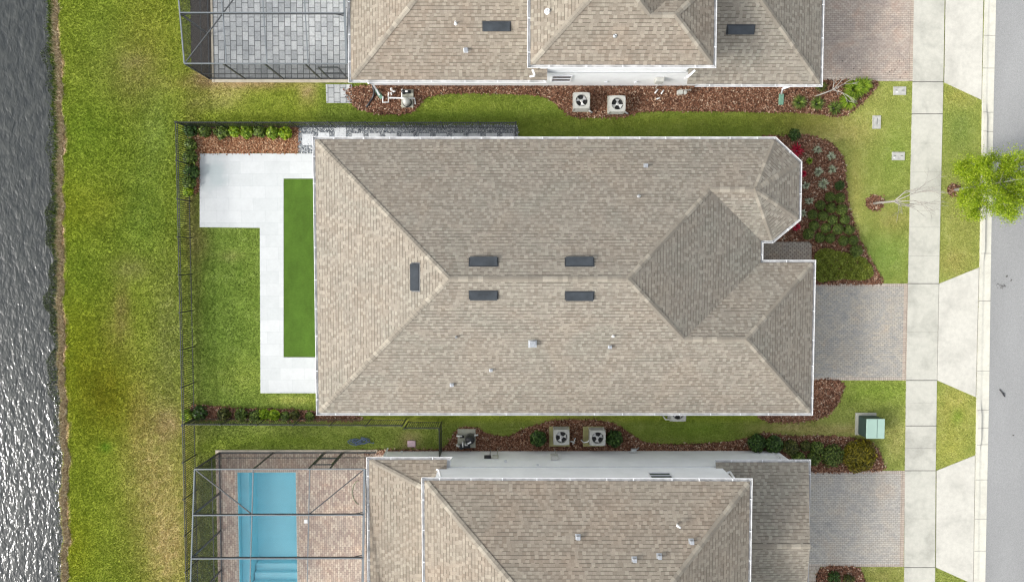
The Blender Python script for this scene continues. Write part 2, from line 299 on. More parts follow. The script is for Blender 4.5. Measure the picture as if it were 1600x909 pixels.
# ------------------------------------------------------------------ mesh helper
def tag(o, label=None, cat=None, group=None, kind=None):
    if label: o['label'] = label
    if cat: o['category'] = cat
    if group: o['group'] = group
    if kind: o['kind'] = kind
    return o
def empty(name, loc=(0, 0, 0), rz=0.0, label=None, cat=None, group=None):
    o = bpy.data.objects.new(name, None); COL.objects.link(o); o.location = loc; o.rotation_euler = (0, 0, rz)
    o.empty_display_size = 0.2
    return tag(o, label, cat, group)
class MB:
    def __init__(s): s.v = []; s.f = []; s.m = []; s.uv = None; s.sm = []
    def face(s, pts, mi=0, sm=False):
        b = len(s.v); s.v += [tuple(p) for p in pts]; s.f.append(tuple(range(b, b + len(pts)))); s.m.append(mi); s.sm.append(sm)
    def box(s, c, d, rz=0.0, mi=0, rot=None):
        R = rot if rot is not None else Matrix.Rotation(rz, 3, 'Z'); c = Vector(c); b = len(s.v)
        for x in (-.5, .5):
            for y in (-.5, .5):
                for z in (-.5, .5): s.v.append(tuple(c + R @ Vector((x * d[0], y * d[1], z * d[2]))))
        for f in ((0, 1, 3, 2), (4, 6, 7, 5), (0, 4, 5, 1), (2, 3, 7, 6), (0, 2, 6, 4), (1, 5, 7, 3)):
            s.f.append(tuple(b + i for i in f)); s.m.append(mi); s.sm.append(False)
        return s
    def bar(s, a, b_, w, h=None, mi=0, up=(0, 0, 1)):
        a, b_ = Vector(a), Vector(b_); d = b_ - a; L = d.length
        if L < 1e-6: return s
        x = d / L; u = Vector(up)
        if abs(x.dot(u)) > 0.98: u = Vector((0, 1, 0))
        y = u.cross(x).normalized(); z = x.cross(y)
        R = Matrix((x, y, z)).transposed()
        return s.box((a + b_) / 2, (L, w, h or w), mi=mi, rot=R)
    def tube(s, pts, r, seg=8, mi=0, r1=None, cap=True):
        pts = [Vector(p) for p in pts]; n = len(pts); rings = []
        for i, p in enumerate(pts):
            t = (pts[min(i + 1, n - 1)] - pts[max(i - 1, 0)]).normalized()
            u = Vector((0, 0, 1)) if abs(t.z) < 0.9 else Vector((0, 1, 0))
            a = u.cross(t).normalized(); b = t.cross(a)
            rr = r if r1 is None else r + (r1 - r) * i / max(n - 1, 1)
            base = len(s.v)
            for k in range(seg):
                an = 2 * math.pi * k / seg; s.v.append(tuple(p + a * (rr * math.cos(an)) + b * (rr * math.sin(an))))
            rings.append(base)
        for i in range(n - 1):
            for k in range(seg):
                k2 = (k + 1) % seg; s.f.append((rings[i] + k, rings[i] + k2, rings[i + 1] + k2, rings[i + 1] + k)); s.m.append(mi); s.sm.append(True)
        if cap:
            s.f.append(tuple(rings[0] + k for k in range(seg))[::-1]); s.m.append(mi); s.sm.append(False)
            s.f.append(tuple(rings[-1] + k for k in range(seg))); s.m.append(mi); s.sm.append(False)
        return s
    def lathe(s, c, prof, seg=24, mi=0, sm=True):
        c = Vector(c); rings = []
        for r, z in prof:
            rings.append(len(s.v))
            for k in range(seg):
                an = 2 * math.pi * k / seg; s.v.append((c.x + r * math.cos(an), c.y + r * math.sin(an), c.z + z))
        for i in range(len(prof) - 1):
            for k in range(seg):
                k2 = (k + 1) % seg; s.f.append((rings[i] + k, rings[i] + k2, rings[i + 1] + k2, rings[i + 1] + k)); s.m.append(mi); s.sm.append(sm)
        return s
    def prism(s, poly, z0, z1, mi=0, mi_side=None):
        n = len(poly); b = len(s.v); ar = sum(poly[i][0] * poly[(i + 1) % n][1] - poly[(i + 1) % n][0] * poly[i][1] for i in range(n))
        if ar < 0: poly = poly[::-1]
        s.v += [(p[0], p[1], z1) for p in poly] + [(p[0], p[1], z0) for p in poly]
        s.f.append(tuple(b + i for i in range(n))); s.m.append(mi); s.sm.append(False)
        s.f.append(tuple(b + n + i for i in range(n))[::-1]); s.m.append(mi); s.sm.append(False)
        for i in range(n):
            j = (i + 1) % n; s.f.append((b + i, b + n + i, b + n + j, b + j)); s.m.append(mi if mi_side is None else mi_side); s.sm.append(False)
        return s
    def build(s, name, mats, parent=None, bevel=0.0, loc=None):
        me = bpy.data.meshes.new(name); me.from_pydata(s.v, [], s.f)
        for m in (mats if isinstance(mats, (list, tuple)) else [mats]): me.materials.append(m)
        me.polygons.foreach_set('material_index', s.m); me.polygons.foreach_set('use_smooth', s.sm)
        if s.uv is not None:
            l = me.uv_layers.new(name='UVMap'); l.data.foreach_set('uv', [c for uv in s.uv for c in uv])
        me.update()
        o = bpy.data.objects.new(name, me); COL.objects.link(o)
        if parent: o.parent = parent
        if loc is not None: o.location = loc
        if bevel:
            bm = o.modifiers.new('bevel', 'BEVEL'); bm.width = bevel; bm.segments = 2; bm.limit_method = 'ANGLE'
        return o
def copy_tree(o, parent=None):
    c = o.copy(); COL.objects.link(c)
    if parent is not None: c.parent = parent
    for ch in list(o.children): copy_tree(ch, c)
    return c
def fast_mesh(name, V, nper, mat, tone=None, parent=None):
    """V: (N*nper, 3) array of N separate polygons of nper corners"""
    me = bpy.data.meshes.new(name); N = len(V) // nper
    me.vertices.add(len(V)); me.vertices.foreach_set('co', np.asarray(V, np.float32).ravel())
    me.loops.add(len(V)); me.loops.foreach_set('vertex_index', np.arange(len(V), dtype=np.int32))
    me.polygons.add(N); me.polygons.foreach_set('loop_start', np.arange(N, dtype=np.int32) * nper)
    try: me.polygons.foreach_set('loop_total', np.full(N, nper, np.int32))
    except Exception: pass
    me.materials.append(mat)
    if tone is not None:
        a = me.attributes.new('tone', 'FLOAT_COLOR', 'POINT'); a.data.foreach_set('color', np.asarray(tone, np.float32).ravel())
    me.update(calc_edges=True); me.validate()
    o = bpy.data.objects.new(name, me); COL.objects.link(o)
    if parent: o.parent = parent
    return o
def inpoly(x, y, poly):
    c = np.zeros(x.shape, bool); n = len(poly); j = n - 1
    for i in range(n):
        xi, yi = poly[i][:2]; xj, yj = poly[j][:2]
        if yi != yj:
            c ^= ((yi > y) != (yj > y)) & (x < (xj - xi) * (y - yi) / (yj - yi) + xi)
        j = i
    return c
def smooth(poly, k=4):
    out = []; n = len(poly)
    for i in range(n):
        p0, p1, p2, p3 = (Vector(poly[(i + d) % n]) for d in (-1, 0, 1, 2))
        for t in range(k):
            t /= k
            out.append(tuple(0.5 * ((2 * p1) + (p2 - p0) * t + (2 * p0 - 5 * p1 + 4 * p2 - p3) * t * t + (3 * p1 - p0 - 3 * p2 + p3) * t ** 3)))
    return out
def WP(poly, z=0.0): return [tuple(P(x, y, z)[:2]) for x, y in poly]
def structure(name, mb, mat, bevel=0.0): return tag(mb.build(name, mat, bevel=bevel), kind='structure')

# ------------------------------------------------------------------ layout in photo pixels (all on the ground plane)
SHORE = [(-400, 62), (0, 68), (60, 72), (120, 76), (200, 79), (300, 78), (400, 78), (500, 79), (560, 80), (650, 83), (720, 87), (800, 84), (850, 87), (909, 86), (1400, 88)]
def shore_px(py):
    py = np.asarray(py, float)
    return np.interp(py, [a for a, _ in SHORE], [b for _, b in SHORE]) + 1.3 * np.sin(py * .061 + 1) + 1.0 * np.sin(py * .143) + .7 * np.sin(py * .37 + 2)
B_NW = [(302, 200), (466, 199), (466, 239), (311, 239), (311, 300), (298, 303), (298, 215)]
B_S = smooth([(300, 634), (330, 634), (370, 638), (430, 639), (480, 641), (560, 650), (562, 656), (520, 657), (420, 656), (330, 655), (300, 654)], 3)
B_TOP = smooth([(550, 136), (700, 134), (1000, 134), (1280, 126), (1366, 128), (1364, 142), (1345, 163), (1322, 180), (1300, 181), (1250, 176), (1100, 174), (1010, 174), (975, 182), (925, 183), (893, 182), (878, 170), (862, 158), (845, 150), (800, 147), (740, 145), (690, 147), (665, 153), (652, 168), (638, 177), (595, 178), (570, 173), (552, 165)], 3)
B_FRONT = smooth([(1180, 400), (1180, 230), (1222, 214), (1240, 211), (1274, 214), (1302, 227), (1318, 250), (1321, 276), (1324, 310), (1334, 350), (1348, 384), (1364, 414), (1377, 442), (1330, 443), (1262, 443), (1200, 430)], 3)
B_SMALL = smooth([(1255, 596), (1314, 596), (1314, 618), (1303, 637), (1287, 651), (1250, 658), (1190, 655), (1180, 620)], 3)
B_STRIP = smooth([(575, 709), (584, 703), (640, 702), (684, 702), (700, 694), (710, 676), (722, 667), (744, 668), (759, 676), (778, 681), (797, 681), (815, 671), (842, 663), (858, 658), (900, 656), (945, 658), (970, 667), (989, 680), (1008, 690), (1042, 694), (1115, 692), (1160, 686), (1178, 680), (1196, 676), (1240, 681), (1300, 681), (1350, 687), (1370, 700), (1377, 718), (1374, 734), (1270, 736), (1200, 716), (900, 713)], 3)
B_BR = smooth([(1281, 887), (1335, 886), (1346, 893), (1350, 930), (1282, 930)], 3)
B_CAGE = [(296, -60), (334, -60), (334, 128), (299, 106)]
RING1 = [(1367 + 14 * math.cos(a), 317 + 12 * math.sin(a)) for a in np.linspace(0, 6.28, 17)[:-1]]
RING2 = [(1490 + 10 * math.cos(a), 297 + 10 * math.sin(a)) for a in np.linspace(0, 6.28, 17)[:-1]]
GRAVEL = [(466, 197), (808, 196), (812, 250), (505, 250), (505, 239), (466, 239)]
PATIO = [(312, 240), (505, 240), (505, 279), (443, 279), (443, 558), (505, 558), (505, 614), (407, 614), (406, 356), (312, 355)]
TURF = [(443, 279), (520, 279), (520, 558), (443, 558)]
DRV = {'a': [(1260, -60), (1430, -60), (1426, 127), (1260, 126)], 'b': [(1262, 443), (1419, 443), (1416, 594), (1262, 594)], 'c': [(1262, 735), (1414, 735), (1412, 885), (1262, 885)]}
APR = {'a': [(1478, -60), (1538, -60), (1534, 156), (1475, 129)], 'b': [(1467, 443), (1530, 418), (1525, 620), (1464, 594)], 'c': [(1463, 735), (1524, 711), (1521, 912), (1462, 886)]}
SWL = [(-60, 1429), (0, 1428), (128, 1426), (443, 1419), (594, 1416), (735, 1414), (909, 1413), (1000, 1412)]
SWR = [(-60, 1477), (0, 1476), (128, 1474), (443, 1467), (594, 1464), (735, 1462), (909, 1461), (1000, 1460)]
def it(tab, y): return float(np.interp(y, [a for a, _ in tab], [b for _, b in tab]))
WALKPOLY = [(it(SWL, y), y) for y in (-60, 128, 443, 594, 735, 1000)] + [(it(SWR, y), y) for y in (1000, 735, 594, 443, 128, -60)]
CURB_L = [(-60, 1539), (0, 1538), (156, 1534), (418, 1530), (620, 1525), (711, 1524), (909, 1521), (1000, 1520)]
CURB_R = [(-60, 1556), (0, 1555), (909, 1539), (1000, 1538)]
for tb in (CURB_R,):
    tb[:] = [(-60, 1557), (0, 1556), (170, 1552), (400, 1548), (620, 1545), (760, 1542), (909, 1539), (1000, 1538)]
LANDING = [(509, 132), (550, 132), (551, 161), (510, 161)]
POOL_PX = (371, 466, 737)

# ------------------------------------------------------------------ lawn colours (grass types and wear, plus sun and house shade put into the colour)
BLOBS = [  # px, py, rx, ry, colour, strength
    (205, 110, 55, 60, (146, 138, 88), .55), (212, 95, 22, 10, (150, 138, 105), .5), (160, 60, 40, 90, (116, 138, 40), .4), (180, 520, 30, 50, (140, 128, 85), .3), (190, 480, 12, 40, (140, 120, 90), .4), (235, 40, 40, 60, (142, 148, 50), .4),
    (240, 730, 60, 120, (164, 156, 92), .75), (262, 850, 36, 90, (178, 164, 112), .8), (262, 660, 22, 26, (172, 150, 110), .75), (215, 650, 18, 50, (160, 145, 88), .5), (265, 520, 30, 130, (136, 142, 82), .55),
    (120, 560, 40, 150, (132, 142, 12), .6), (165, 620, 40, 60, (116, 118, 6), .8), (115, 850, 30, 60, (142, 150, 16), .6), (165, 698, 9, 7, (96, 150, 26), .6), (110, 330, 25, 60, (128, 142, 14), .5), (170, 320, 60, 30, (132, 140, 26), .45),
    (140, 205, 60, 60, (106, 132, 26), .5), (225, 330, 45, 80, (104, 130, 46), .5), (130, 420, 50, 60, (108, 132, 34), .4), (205, 420, 30, 20, (140, 140, 88), .5), (150, 760, 40, 90, (126, 142, 30), .5), (245, 210, 30, 60, (118, 140, 62), .5),
    (380, 130, 80, 10, (168, 142, 110), .85), (325, 118, 24, 18, (160, 140, 112), .8), (350, 150, 40, 14, (172, 160, 110), .55), (480, 145, 14, 18, (168, 148, 112), .7), (430, 160, 60, 16, (132, 146, 48), .5), (330, 165, 40, 10, (150, 150, 90), .4),
    (300, 300, 12, 120, (112, 104, 66), .6), (307, 430, 10, 140, (112, 118, 54), .6), (310, 380, 18, 30, (130, 122, 76), .5), (360, 400, 18, 8, (150, 140, 96), .4), (350, 500, 60, 120, (104, 130, 46), .45), (380, 590, 50, 30, (132, 148, 60), .6), (460, 625, 40, 8, (160, 168, 78), .7),
    (700, 165, 90, 12, (130, 146, 46), .45), (1320, 205, 50, 22, (164, 160, 96), .7), (1270, 195, 40, 20, (150, 144, 78), .6), (1350, 150, 50, 30, (156, 158, 86), .5), (1335, 300, 14, 80, (164, 162, 90), .6), (1400, 240, 20, 40, (118, 140, 56), .5), (1380, 400, 40, 40, (116, 142, 62), .6),  # includes sunlit side lawn, put in as paler grass
    (1230, 185, 60, 20, (112, 116, 44), .5), (1395, 345, 30, 20, (150, 140, 80), .4), (1500, 200, 20, 40, (108, 128, 58), .6), (1500, 350, 30, 60, (140, 144, 74), .6), (1490, 410, 26, 20, (150, 146, 80), .6), (1500, 150, 30, 20, (150, 148, 74), .5),
    (1492, 640, 30, 40, (164, 160, 84), .65), (1485, 700, 30, 30, (158, 160, 76), .6), (1495, 650, 10, 14, (104, 134, 34), .5), (1400, 690, 16, 30, (160, 156, 96), .5), (1370, 610, 60, 20, (122, 148, 48), .5), (1230, 668, 60, 10, (146, 140, 86), .7), (1310, 672, 70, 8, (152, 146, 90), .7),
    (430, 690, 80, 10, (112, 136, 28), .4), (340, 700, 40, 14, (128, 146, 40), .5), (620, 657, 60, 6, (146, 148, 66), .5), (640, 688, 16, 14, (146, 132, 100), .6), (1090, 670, 60, 14, (108, 136, 38), .5), (900, 656, 60, 5, (144, 136, 84), .5), (1380, 900, 40, 20, (140, 138, 78), .5),
    (1000, 190, 220, 12, (112, 124, 40), .4), (690, 183, 160, 8, (96, 120, 34), .5),  # dark side lawn: main house's shade put into the grass colour
]
def tone(px, py):
    px = np.asarray(px, float); py = np.asarray(py, float)
    def sm(a, b, x): t = np.clip((x - a) / (b - a), 0, 1); return t * t * (3 - 2 * t)
    base = np.zeros(px.shape + (3,)); base[:] = (128, 144, 38)
    def over(c, w):
        nonlocal base; base = base * (1 - w[..., None]) + np.array(c, float) * w[..., None]
    inside = sm(292, 300, px) * sm(192, 200, py) * (1 - sm(655, 665, py)) * (1 - sm(470, 520, px))
    over((114, 136, 54), inside)
    over((112, 130, 46), sm(470, 520, px) * (1 - sm(210, 260, py)))
    over((118, 134, 56), sm(292, 300, px) * sm(652, 662, py))
    over((134, 146, 70), sm(1180, 1300, px))
    for bx, by, rx, ry, c, s in BLOBS:
        d = ((px - bx) / rx) ** 2 + ((py - by) / ry) ** 2
        over(c, min(1, s * 1.35) * np.exp(-d * 0.9) * (1 + .25 * np.sin(px * .21 + py * .13) * np.sin(py * .17 - px * .07)).clip(0, 1))
    # bank: brown strip, green weeds, silt under the water
    sp = shore_px(py); d = px - sp
    w = np.sin(py * 0.11) * 1.5 + np.sin(py * 0.043 + 1) * 2 + np.sin(py * 0.31) * 1.0
    up = 1 - sm(380, 640, py)
    over((150, 128, 102), (1 - sm(19, 23, d + w)) * sm(2, 4, d))
    over((196, 180, 146), np.exp(-((d + w - 16) / 3.5) ** 2) * 0.7)
    over((72, 96, 20), (1 - sm(6 * 1.0, 10, d + w)) * up)
    over((92, 100, 78), 1 - sm(-3, 2, d))
    lim = np.clip(base / 255.0, 0, 1)
    l = np.where(lim > 0.04045, ((lim + 0.055) / 1.055) ** 2.4, lim / 12.92) * np.array([1.62, 1.56, 1.36]) / KK; g_ = l.mean(-1, keepdims=True); l = l * .92 + g_ * .08
    return np.concatenate([l, np.ones(l.shape[:-1] + (1,))], -1)

# ------------------------------------------------------------------ ground sheet
pool_a, pool_b = P(POOL_PX[0], POOL_PX[2], 0), P(POOL_PX[1], 960, 0)
PX0, PX1, PY1, PY0 = pool_a.x, pool_b.x, pool_a.y, pool_a.y - 8.6
def axis(lo, hi, step, far, extra):
    a = list(np.arange(lo, hi + 1e-6, step)); out = [lo - d for d in (far, far * .6, far * .3, far * .12, far * .04)] + a + [hi + d for d in (far * .04, far * .12, far * .3, far * .6, far)]
    return np.array(sorted(out + extra))
gx = axis(-30, 27, 0.2, 900, [PX0 - .04, PX0 - .03, PX1 + .03, PX1 + .04]); gy = axis(-18, 16, 0.2, 900, [PY1 + .03, PY1 + .04, PY0 - .03, PY0 - .04])
GX, GY = np.meshgrid(gx, gy); QX, QY = topx(GX, GY)
QYc = np.clip(QY, -300, 1200); QXc = np.clip(QX, -200, 1800)
dsh = (QX - shore_px(QYc)) * 0.0323
def ground_h(d, px=None):
    return np.where(d > 0.75, 0.0, np.where(d > 0, -0.5 + 0.5 * (d / 0.75), np.maximum(-0.5 + d * 0.5, -3.0)))
GZ = ground_h(dsh); GZ += np.where(dsh > 1.2, (np.sin(GX * 1.7 + GY) * np.sin(GY * 1.3)) * 0.004, 0)
inp = (GX > PX0 - .035) & (GX < PX1 + .035) & (GY < PY1 + .035) & (GY > PY0 - .035); GZ[inp] = -2.2
ny, nx = GX.shape; V = np.stack([GX, GY, GZ], -1).reshape(-1, 3)
idx = np.arange(nx * ny).reshape(ny, nx); Fc = np.stack([idx[:-1, :-1], idx[:-1, 1:], idx[1:, 1:], idx[1:, :-1]], -1).reshape(-1, 4)
me = bpy.data.meshes.new('ground'); me.from_pydata(V.tolist(), [], Fc.tolist()); me.materials.append(M['lawn'])
a = me.attributes.new('tone', 'FLOAT_COLOR', 'POINT'); a.data.foreach_set('color', tone(QXc, QYc).astype(np.float32).ravel())
tag(bpy.data.objects.new('ground', me), kind='structure'); COL.objects.link(bpy.data.objects['ground'])

# lake: one sheet at z = -0.5 following the bank
mb = MB(); ys = np.linspace(-200, 1150, 60); pts = []
for y in ys:
    q = P(float(shore_px(y)) + 25, float(y), -0.5); pts.append(q)
ylo, yhi = 900, -900
L_ = [(-900, 900, -.5)] + [(pts[0].x, 900, -.5)] + [tuple(p) for p in pts] + [(pts[-1].x, -900, -.5), (-900, -900, -.5)]
mb.face(L_[::-1]); structure('lake_water', mb, M['lake'])

# paved surfaces
def slab(name, px_poly, z, mat, depth=0.1, world=None):
    mb = MB(); mb.prism(world or WP(px_poly, z), z - depth, z); return structure(name, mb, mat)
road = [(it(CURB_R, y), y) for y in (-60, 0, 170, 400, 620, 760, 909, 1000)]
rw = [tuple(P(x, y, 0.012)[:2]) for x, y in road]
slab('road', None, 0.012, M['asphalt'], world=[(rw[0][0], 300)] + rw + [(rw[-1][0], -300), (60, -300), (60, 300)])
# kerb with gutter pan; the kerb head stands up between the aprons
mb = MB(); mc = MB()
yy = [-60] + list(range(0, 910, 35)) + [1000]
def kerb_h(y):
    for a, b in ((172, 402), (636, 696), (930, 1100)):
        if a - 12 < y < b + 12: return 0.12 * min(1, max(0, (y - a + 12) / 24), max(0, (b + 12 - y) / 24)) if y < a + 12 or y > b - 12 else 0.12
    return 0.0
yy = sorted(set(yy + [160, 172, 184, 390, 402, 414, 624, 636, 648, 684, 696, 708, 918]))
prof_prev = None
for y in yy:
    l = P(it(CURB_L, y), y, 0); r = P(it(CURB_R, y), y, 0); t = (r - l); h = kerb_h(y)
    pr = [l + t * 0 + Vector((0, 0, -.1)), l + Vector((0, 0, .03 + h)), l + t * .30 + Vector((0, 0, .03 + h * .97)), l + t * .42 + Vector((0, 0, .018 + h * .12)), l + t * .5 + Vector((0, 0, .012)), r + Vector((0, 0, .022)), r + Vector((0, 0, -.1))]
    if prof_prev:
        for i in range(len(pr) - 1): mb.face([prof_prev[i], prof_prev[i + 1], pr[i + 1], pr[i]][::-1])
    prof_prev = pr
structure('kerb', mb, M['curb'])
for y in (56, 107, 176, 206, 262, 330, 396, 470, 579, 640, 668, 694, 749, 810, 860):    # joints in the kerb
    l = P(it(CURB_L, y), y, 0); r = P(it(CURB_R, y), y, 0); h = kerb_h(y); t = r - l
    for (u0, z0), (u1, z1) in (((0, .034 + h), (.30, .034 + h * .97)), ((.30, .034 + h * .97), (.42, .022 + h * .12)), ((.42, .022 + h * .12), (1, .026))):
        a_, b_ = l + t * u0 + Vector((0, 0, z0)), l + t * u1 + Vector((0, 0, z1)); w = Vector((0, .008, 0)); mc.face([a_ - w, b_ - w, b_ + w, a_ + w])
structure('kerb_joint_lines', mc, M['acdark'])
# sidewalk slabs
js = [-60, -10, 40, 128, 178, 224, 269, 318, 355, 400, 443, 519, 594, 629, 665, 700, 735, 810, 886, 930, 1000]
big = {128, 178, 443, 594, 735, 886, 665}
mb = MB()
for a_, b_ in zip(js[:-1], js[1:]):
    g0 = 1.0 if a_ in big else 0.22; g1 = 1.0 if b_ in big else 0.22
    if a_ in (-60, -10, 40) : g0 = .05
    if b_ in (-10, 40): g1 = .05
    y0, y1 = a_ + g0 / 2, b_ - g1 / 2
    mb.prism(WP([(it(SWL, y0), y0), (it(SWR, y0), y0), (it(SWR, y1), y1), (it(SWL, y1), y1)], .03), -.07, .03)
structure('sidewalk', mb, M['concrete'])
for k, p in APR.items():
    q = [(x + (.7 if x < 1500 else -.4), y) for x, y in p]; slab('driveway_apron', q, .028, M['concrete2'])
# soil strip under slabs so joints read dark
for p in [WALKPOLY] + list(APR.values()): slab('joint_filler', p, .008, M['acdark'], .02)
for k, mname in (('a', 'pave_pink'), ('b', 'pave_main'), ('c', 'pave_grey')):
    p = DRV[k]; (x0, y0), (x1, _), (x2, y1), (x3, _) = p
    bw = 4.5
    inner = [(x0, y0 + bw), (x1 - bw * 1.4, y0 + bw), (x2 - bw * 1.4, y1 - bw), (x3, y1 - bw)]
    slab('driveway', inner, .022, M[mname])
    mb = MB(); mb.prism(WP([(x0, y0), (x1 - bw * 1.4, y0), (x1 - bw * 1.4, y0 + bw), (x0, y0 + bw)], .022), -.07, .022)
    mb.prism(WP([(x3, y1 - bw), (x2 - bw * 1.4, y1 - bw), (x2 - bw * 1.4, y1), (x3, y1)], .022), -.07, .022)
    structure('driveway_border', mb, M['pave_border'])
    mb = MB(); mb.prism(WP([(x1 - bw * 1.4, y0), (x1, y0), (x2, y1), (x2 - bw * 1.4, y1)], .022), -.07, .022); structure('driveway_border', mb, M['pave_border2'])
slab('porch_paving', [(1160, 378), (1264, 378), (1268, 382), (1268, 412), (1160, 412)], .10, M['pave_porch'])
slab('side_walk_pavers', [(1260, 885), (1281, 885), (1281, 1000), (1260, 1000)], .03, M['pave_border'])
slab('patio', PATIO, .05, M['tile'])
tp = [(443.6, 279.6), (520, 279.6), (520, 557.4), (443.6, 557.4)]
slab('artificial_turf', tp, .042, M['turf'])
slab('gravel_strip', GRAVEL, .02, M['gravel'])
for nm, p in (('mulch_bed', B_NW), ('mulch_bed', B_S), ('mulch_bed', B_TOP), ('mulch_bed', B_FRONT), ('mulch_bed', B_SMALL), ('mulch_bed', B_STRIP), ('mulch_bed', B_BR), ('mulch_bed', RING1), ('mulch_bed', RING2)):
    slab(nm, p, .03, M['mulch'])
slab('bare_soil', B_CAGE, .012, M['dirt'])
slab('landing_pavers', LANDING, .04, M['pave_slab'])
# pool decks
slab('pool_deck_grey', None, .05, M['pave_slab'], world=[(P(333, 0).x, 8.93), (-6.6, 8.93), (-6.6, 20), (P(333, 0).x, 20)])
mb = MB(); dx0, dx1, dy1, dy0 = P(338, 708).x - .02, -5.6, P(338, 707).y, -22
for a_, b_, c_, d_ in ((dx0, PX0 - .12, dy0, dy1), (PX1 + .12, dx1, dy0, dy1), (PX0 - .12, PX1 + .12, PY1 + .12, dy1), (PX0 - .12, PX1 + .12, dy0, PY0 - .12)):
    mb.prism([(a_, c_), (b_, c_), (b_, d_), (a_, d_)], -.1, .05)
structure('pool_deck', mb, M['pave_deck'])
mb = MB(); mb.prism([(dx0, dy1 + .01), (P(590, 705).x, dy1 + .01), (P(590, 705).x, dy1 + .15), (dx0, dy1 + .15)], -.1, .07); structure('deck_edge', mb, M['coping'])
mb = MB(); mb.prism([(P(333, 0).x, 8.78), (-6.6, 8.78), (-6.6, 8.92), (P(333, 0).x, 8.92)], -.1, .07)
mb.prism([(P(333, 0).x - .1, 8.78), (P(333, 0).x - .01, 8.78), (P(333, 0).x - .01, 20), (P(333, 0).x - .1, 20)], -.1, .09); structure('deck_edge', mb, M['coping'])

# swimming pool
pool = empty('swimming_pool', ((PX0 + PX1) / 2, (PY0 + PY1) / 2, 0), 0, 'rectangular turquoise pool with submerged steps inside the screened brick deck', 'swimming pool')
def rel(o, parent):   # keep world coordinates while parented to an empty
    o.parent = parent; o.matrix_parent_inverse = parent.matrix_basis.inverted() if False else Matrix.Translation(-Vector(parent.location)) if parent.rotation_euler.z == 0 else parent.matrix_basis.inverted()
    return o
mb = MB(); w = .1; zb = -1.5
mb.box(((PX0 + PX1) / 2, (PY0 + PY1) / 2, zb - .05), (PX1 - PX0, PY1 - PY0, .1))
for x in (PX0 - w / 2, PX1 + w / 2): mb.box((x, (PY0 + PY1) / 2, (zb) / 2), (w, PY1 - PY0 + 2 * w, -zb))
for y in (PY0 - w / 2, PY1 + w / 2): mb.box(((PX0 + PX1) / 2, y, zb / 2 - .001), (PX1 - PX0, w, -zb - .004))
rel(mb.build('basin', M['plaster']), pool)
mb = MB()
for x in (PX0 - .055, PX1 + .055): mb.box((x, (PY0 + PY1) / 2, .033), (.125, PY1 - PY0 + .24, .05))
for y in (PY0 - .055, PY1 + .055): mb.box(((PX0 + PX1) / 2, y, .033), (PX1 - PX0 - .02, .125, .05))
rel(mb.build('coping', M['pave_border'], bevel=.01), pool)
mb = MB(); mb.box((PX0 + .22, (PY0 + PY1) / 2, -.95), (.42, PY1 - PY0 - .02, 1.1)); rel(mb.build('bench_ledge', M['plaster']), pool)
sy0 = P(420, 882, -.3).y - .25
for i in range(4):
    mb = MB(); yt = sy0 - i * .38; z = -1.05 + i * .24
    mb.box(((PX0 + .46 + PX1) / 2, (PY0 + yt) / 2, (zb + z) / 2), (PX1 - PX0 - .5, yt - PY0 - .01, z - zb - .002)); rel(mb.build('pool_step', M['plaster_step']), pool)
mb = MB(); mb.face([(PX0, PY0, -.06), (PX1, PY0, -.06), (PX1, PY1, -.06), (PX0, PY1, -.06)]); rel(mb.build('pool_surface', M['poolwater']), pool)

# ------------------------------------------------------------------ houses
EZ = 2.9; PITCH = 0.4167
ROOFBVH = []
def roof(name, faces, parent, mat=None, zdrop=0.0):
    """faces: list of (verts, (i, j)) - (i, j) the two corners of the eave (or the horizontal line nearest it)"""
    mb = MB(); mb.uv = []
    for vs, (i, j) in faces:
        vs = [Vector(v) for v in vs]; nrm = Vector((0, 0, 0))
        for k in range(1, len(vs) - 1): nrm += (vs[k] - vs[0]).cross(vs[k + 1] - vs[0])
        e = (vs[j] - vs[i]); e.z = 0; e.normalize(); o0 = vs[i].copy()
        if nrm.z < 0: vs = vs[::-1]; nrm = -nrm
        nrm.normalize(); up = nrm.cross(e); up = up if up.z > 0 else -up
        mb.face(vs)
        for v in vs: mb.uv.append(((v - o0).dot(e) + o0.x * .37, (v - o0).dot(up)))
    ROOFBVH.append(BVHTree.FromPolygons([Vector(v) for v in mb.v], mb.f))
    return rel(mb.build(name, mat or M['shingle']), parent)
def caps(a, b, parent, drop=0.295, w=0.115, mat=None):
    a, b = Vector(a), Vector(b); d = b - a; L = d.length; x = d / L; side = Vector((0, 0, 1)).cross(x).normalized()
    mb = MB(); n_ = max(1, int(L / 0.21)); st = L / n_
    for i in range(n_):
        p, q = a + x * (i * st - .02), a + x * ((i + 1) * st); h0, h1 = .036, .020
        jw = w + random.uniform(-.006, .006)
        for s_ in (-1, 1):
            lo0 = p + side * (s_ * jw) + Vector((0, 0, h0 - drop * jw - .004)); lo1 = q + side * (s_ * jw) + Vector((0, 0, h1 - drop * jw - .004))
        l0, l1 = p - side * jw + Vector((0, 0, h0 - drop * jw)), q - side * jw + Vector((0, 0, h1 - drop * jw))
        r0, r1 = p + side * jw + Vector((0, 0, h0 - drop * jw)), q + side * jw + Vector((0, 0, h1 - drop * jw))
        c0, c1 = p + Vector((0, 0, h0)), q + Vector((0, 0, h1)); bb = len(mb.v)
        mb.v += [tuple(v) for v in (l0, c0, r0, l1, c1, r1, l0 - Vector((0, 0, .03)), r0 - Vector((0, 0, .03)))]
        for f in ((0, 1, 4, 3), (1, 2, 5, 4), (0, 6, 7, 2, 1)): mb.f.append(tuple(bb + k for k in f)); mb.m.append(0); mb.sm.append(False)
    return rel(mb.build('ridge_cap', mat or M['cap']), parent)
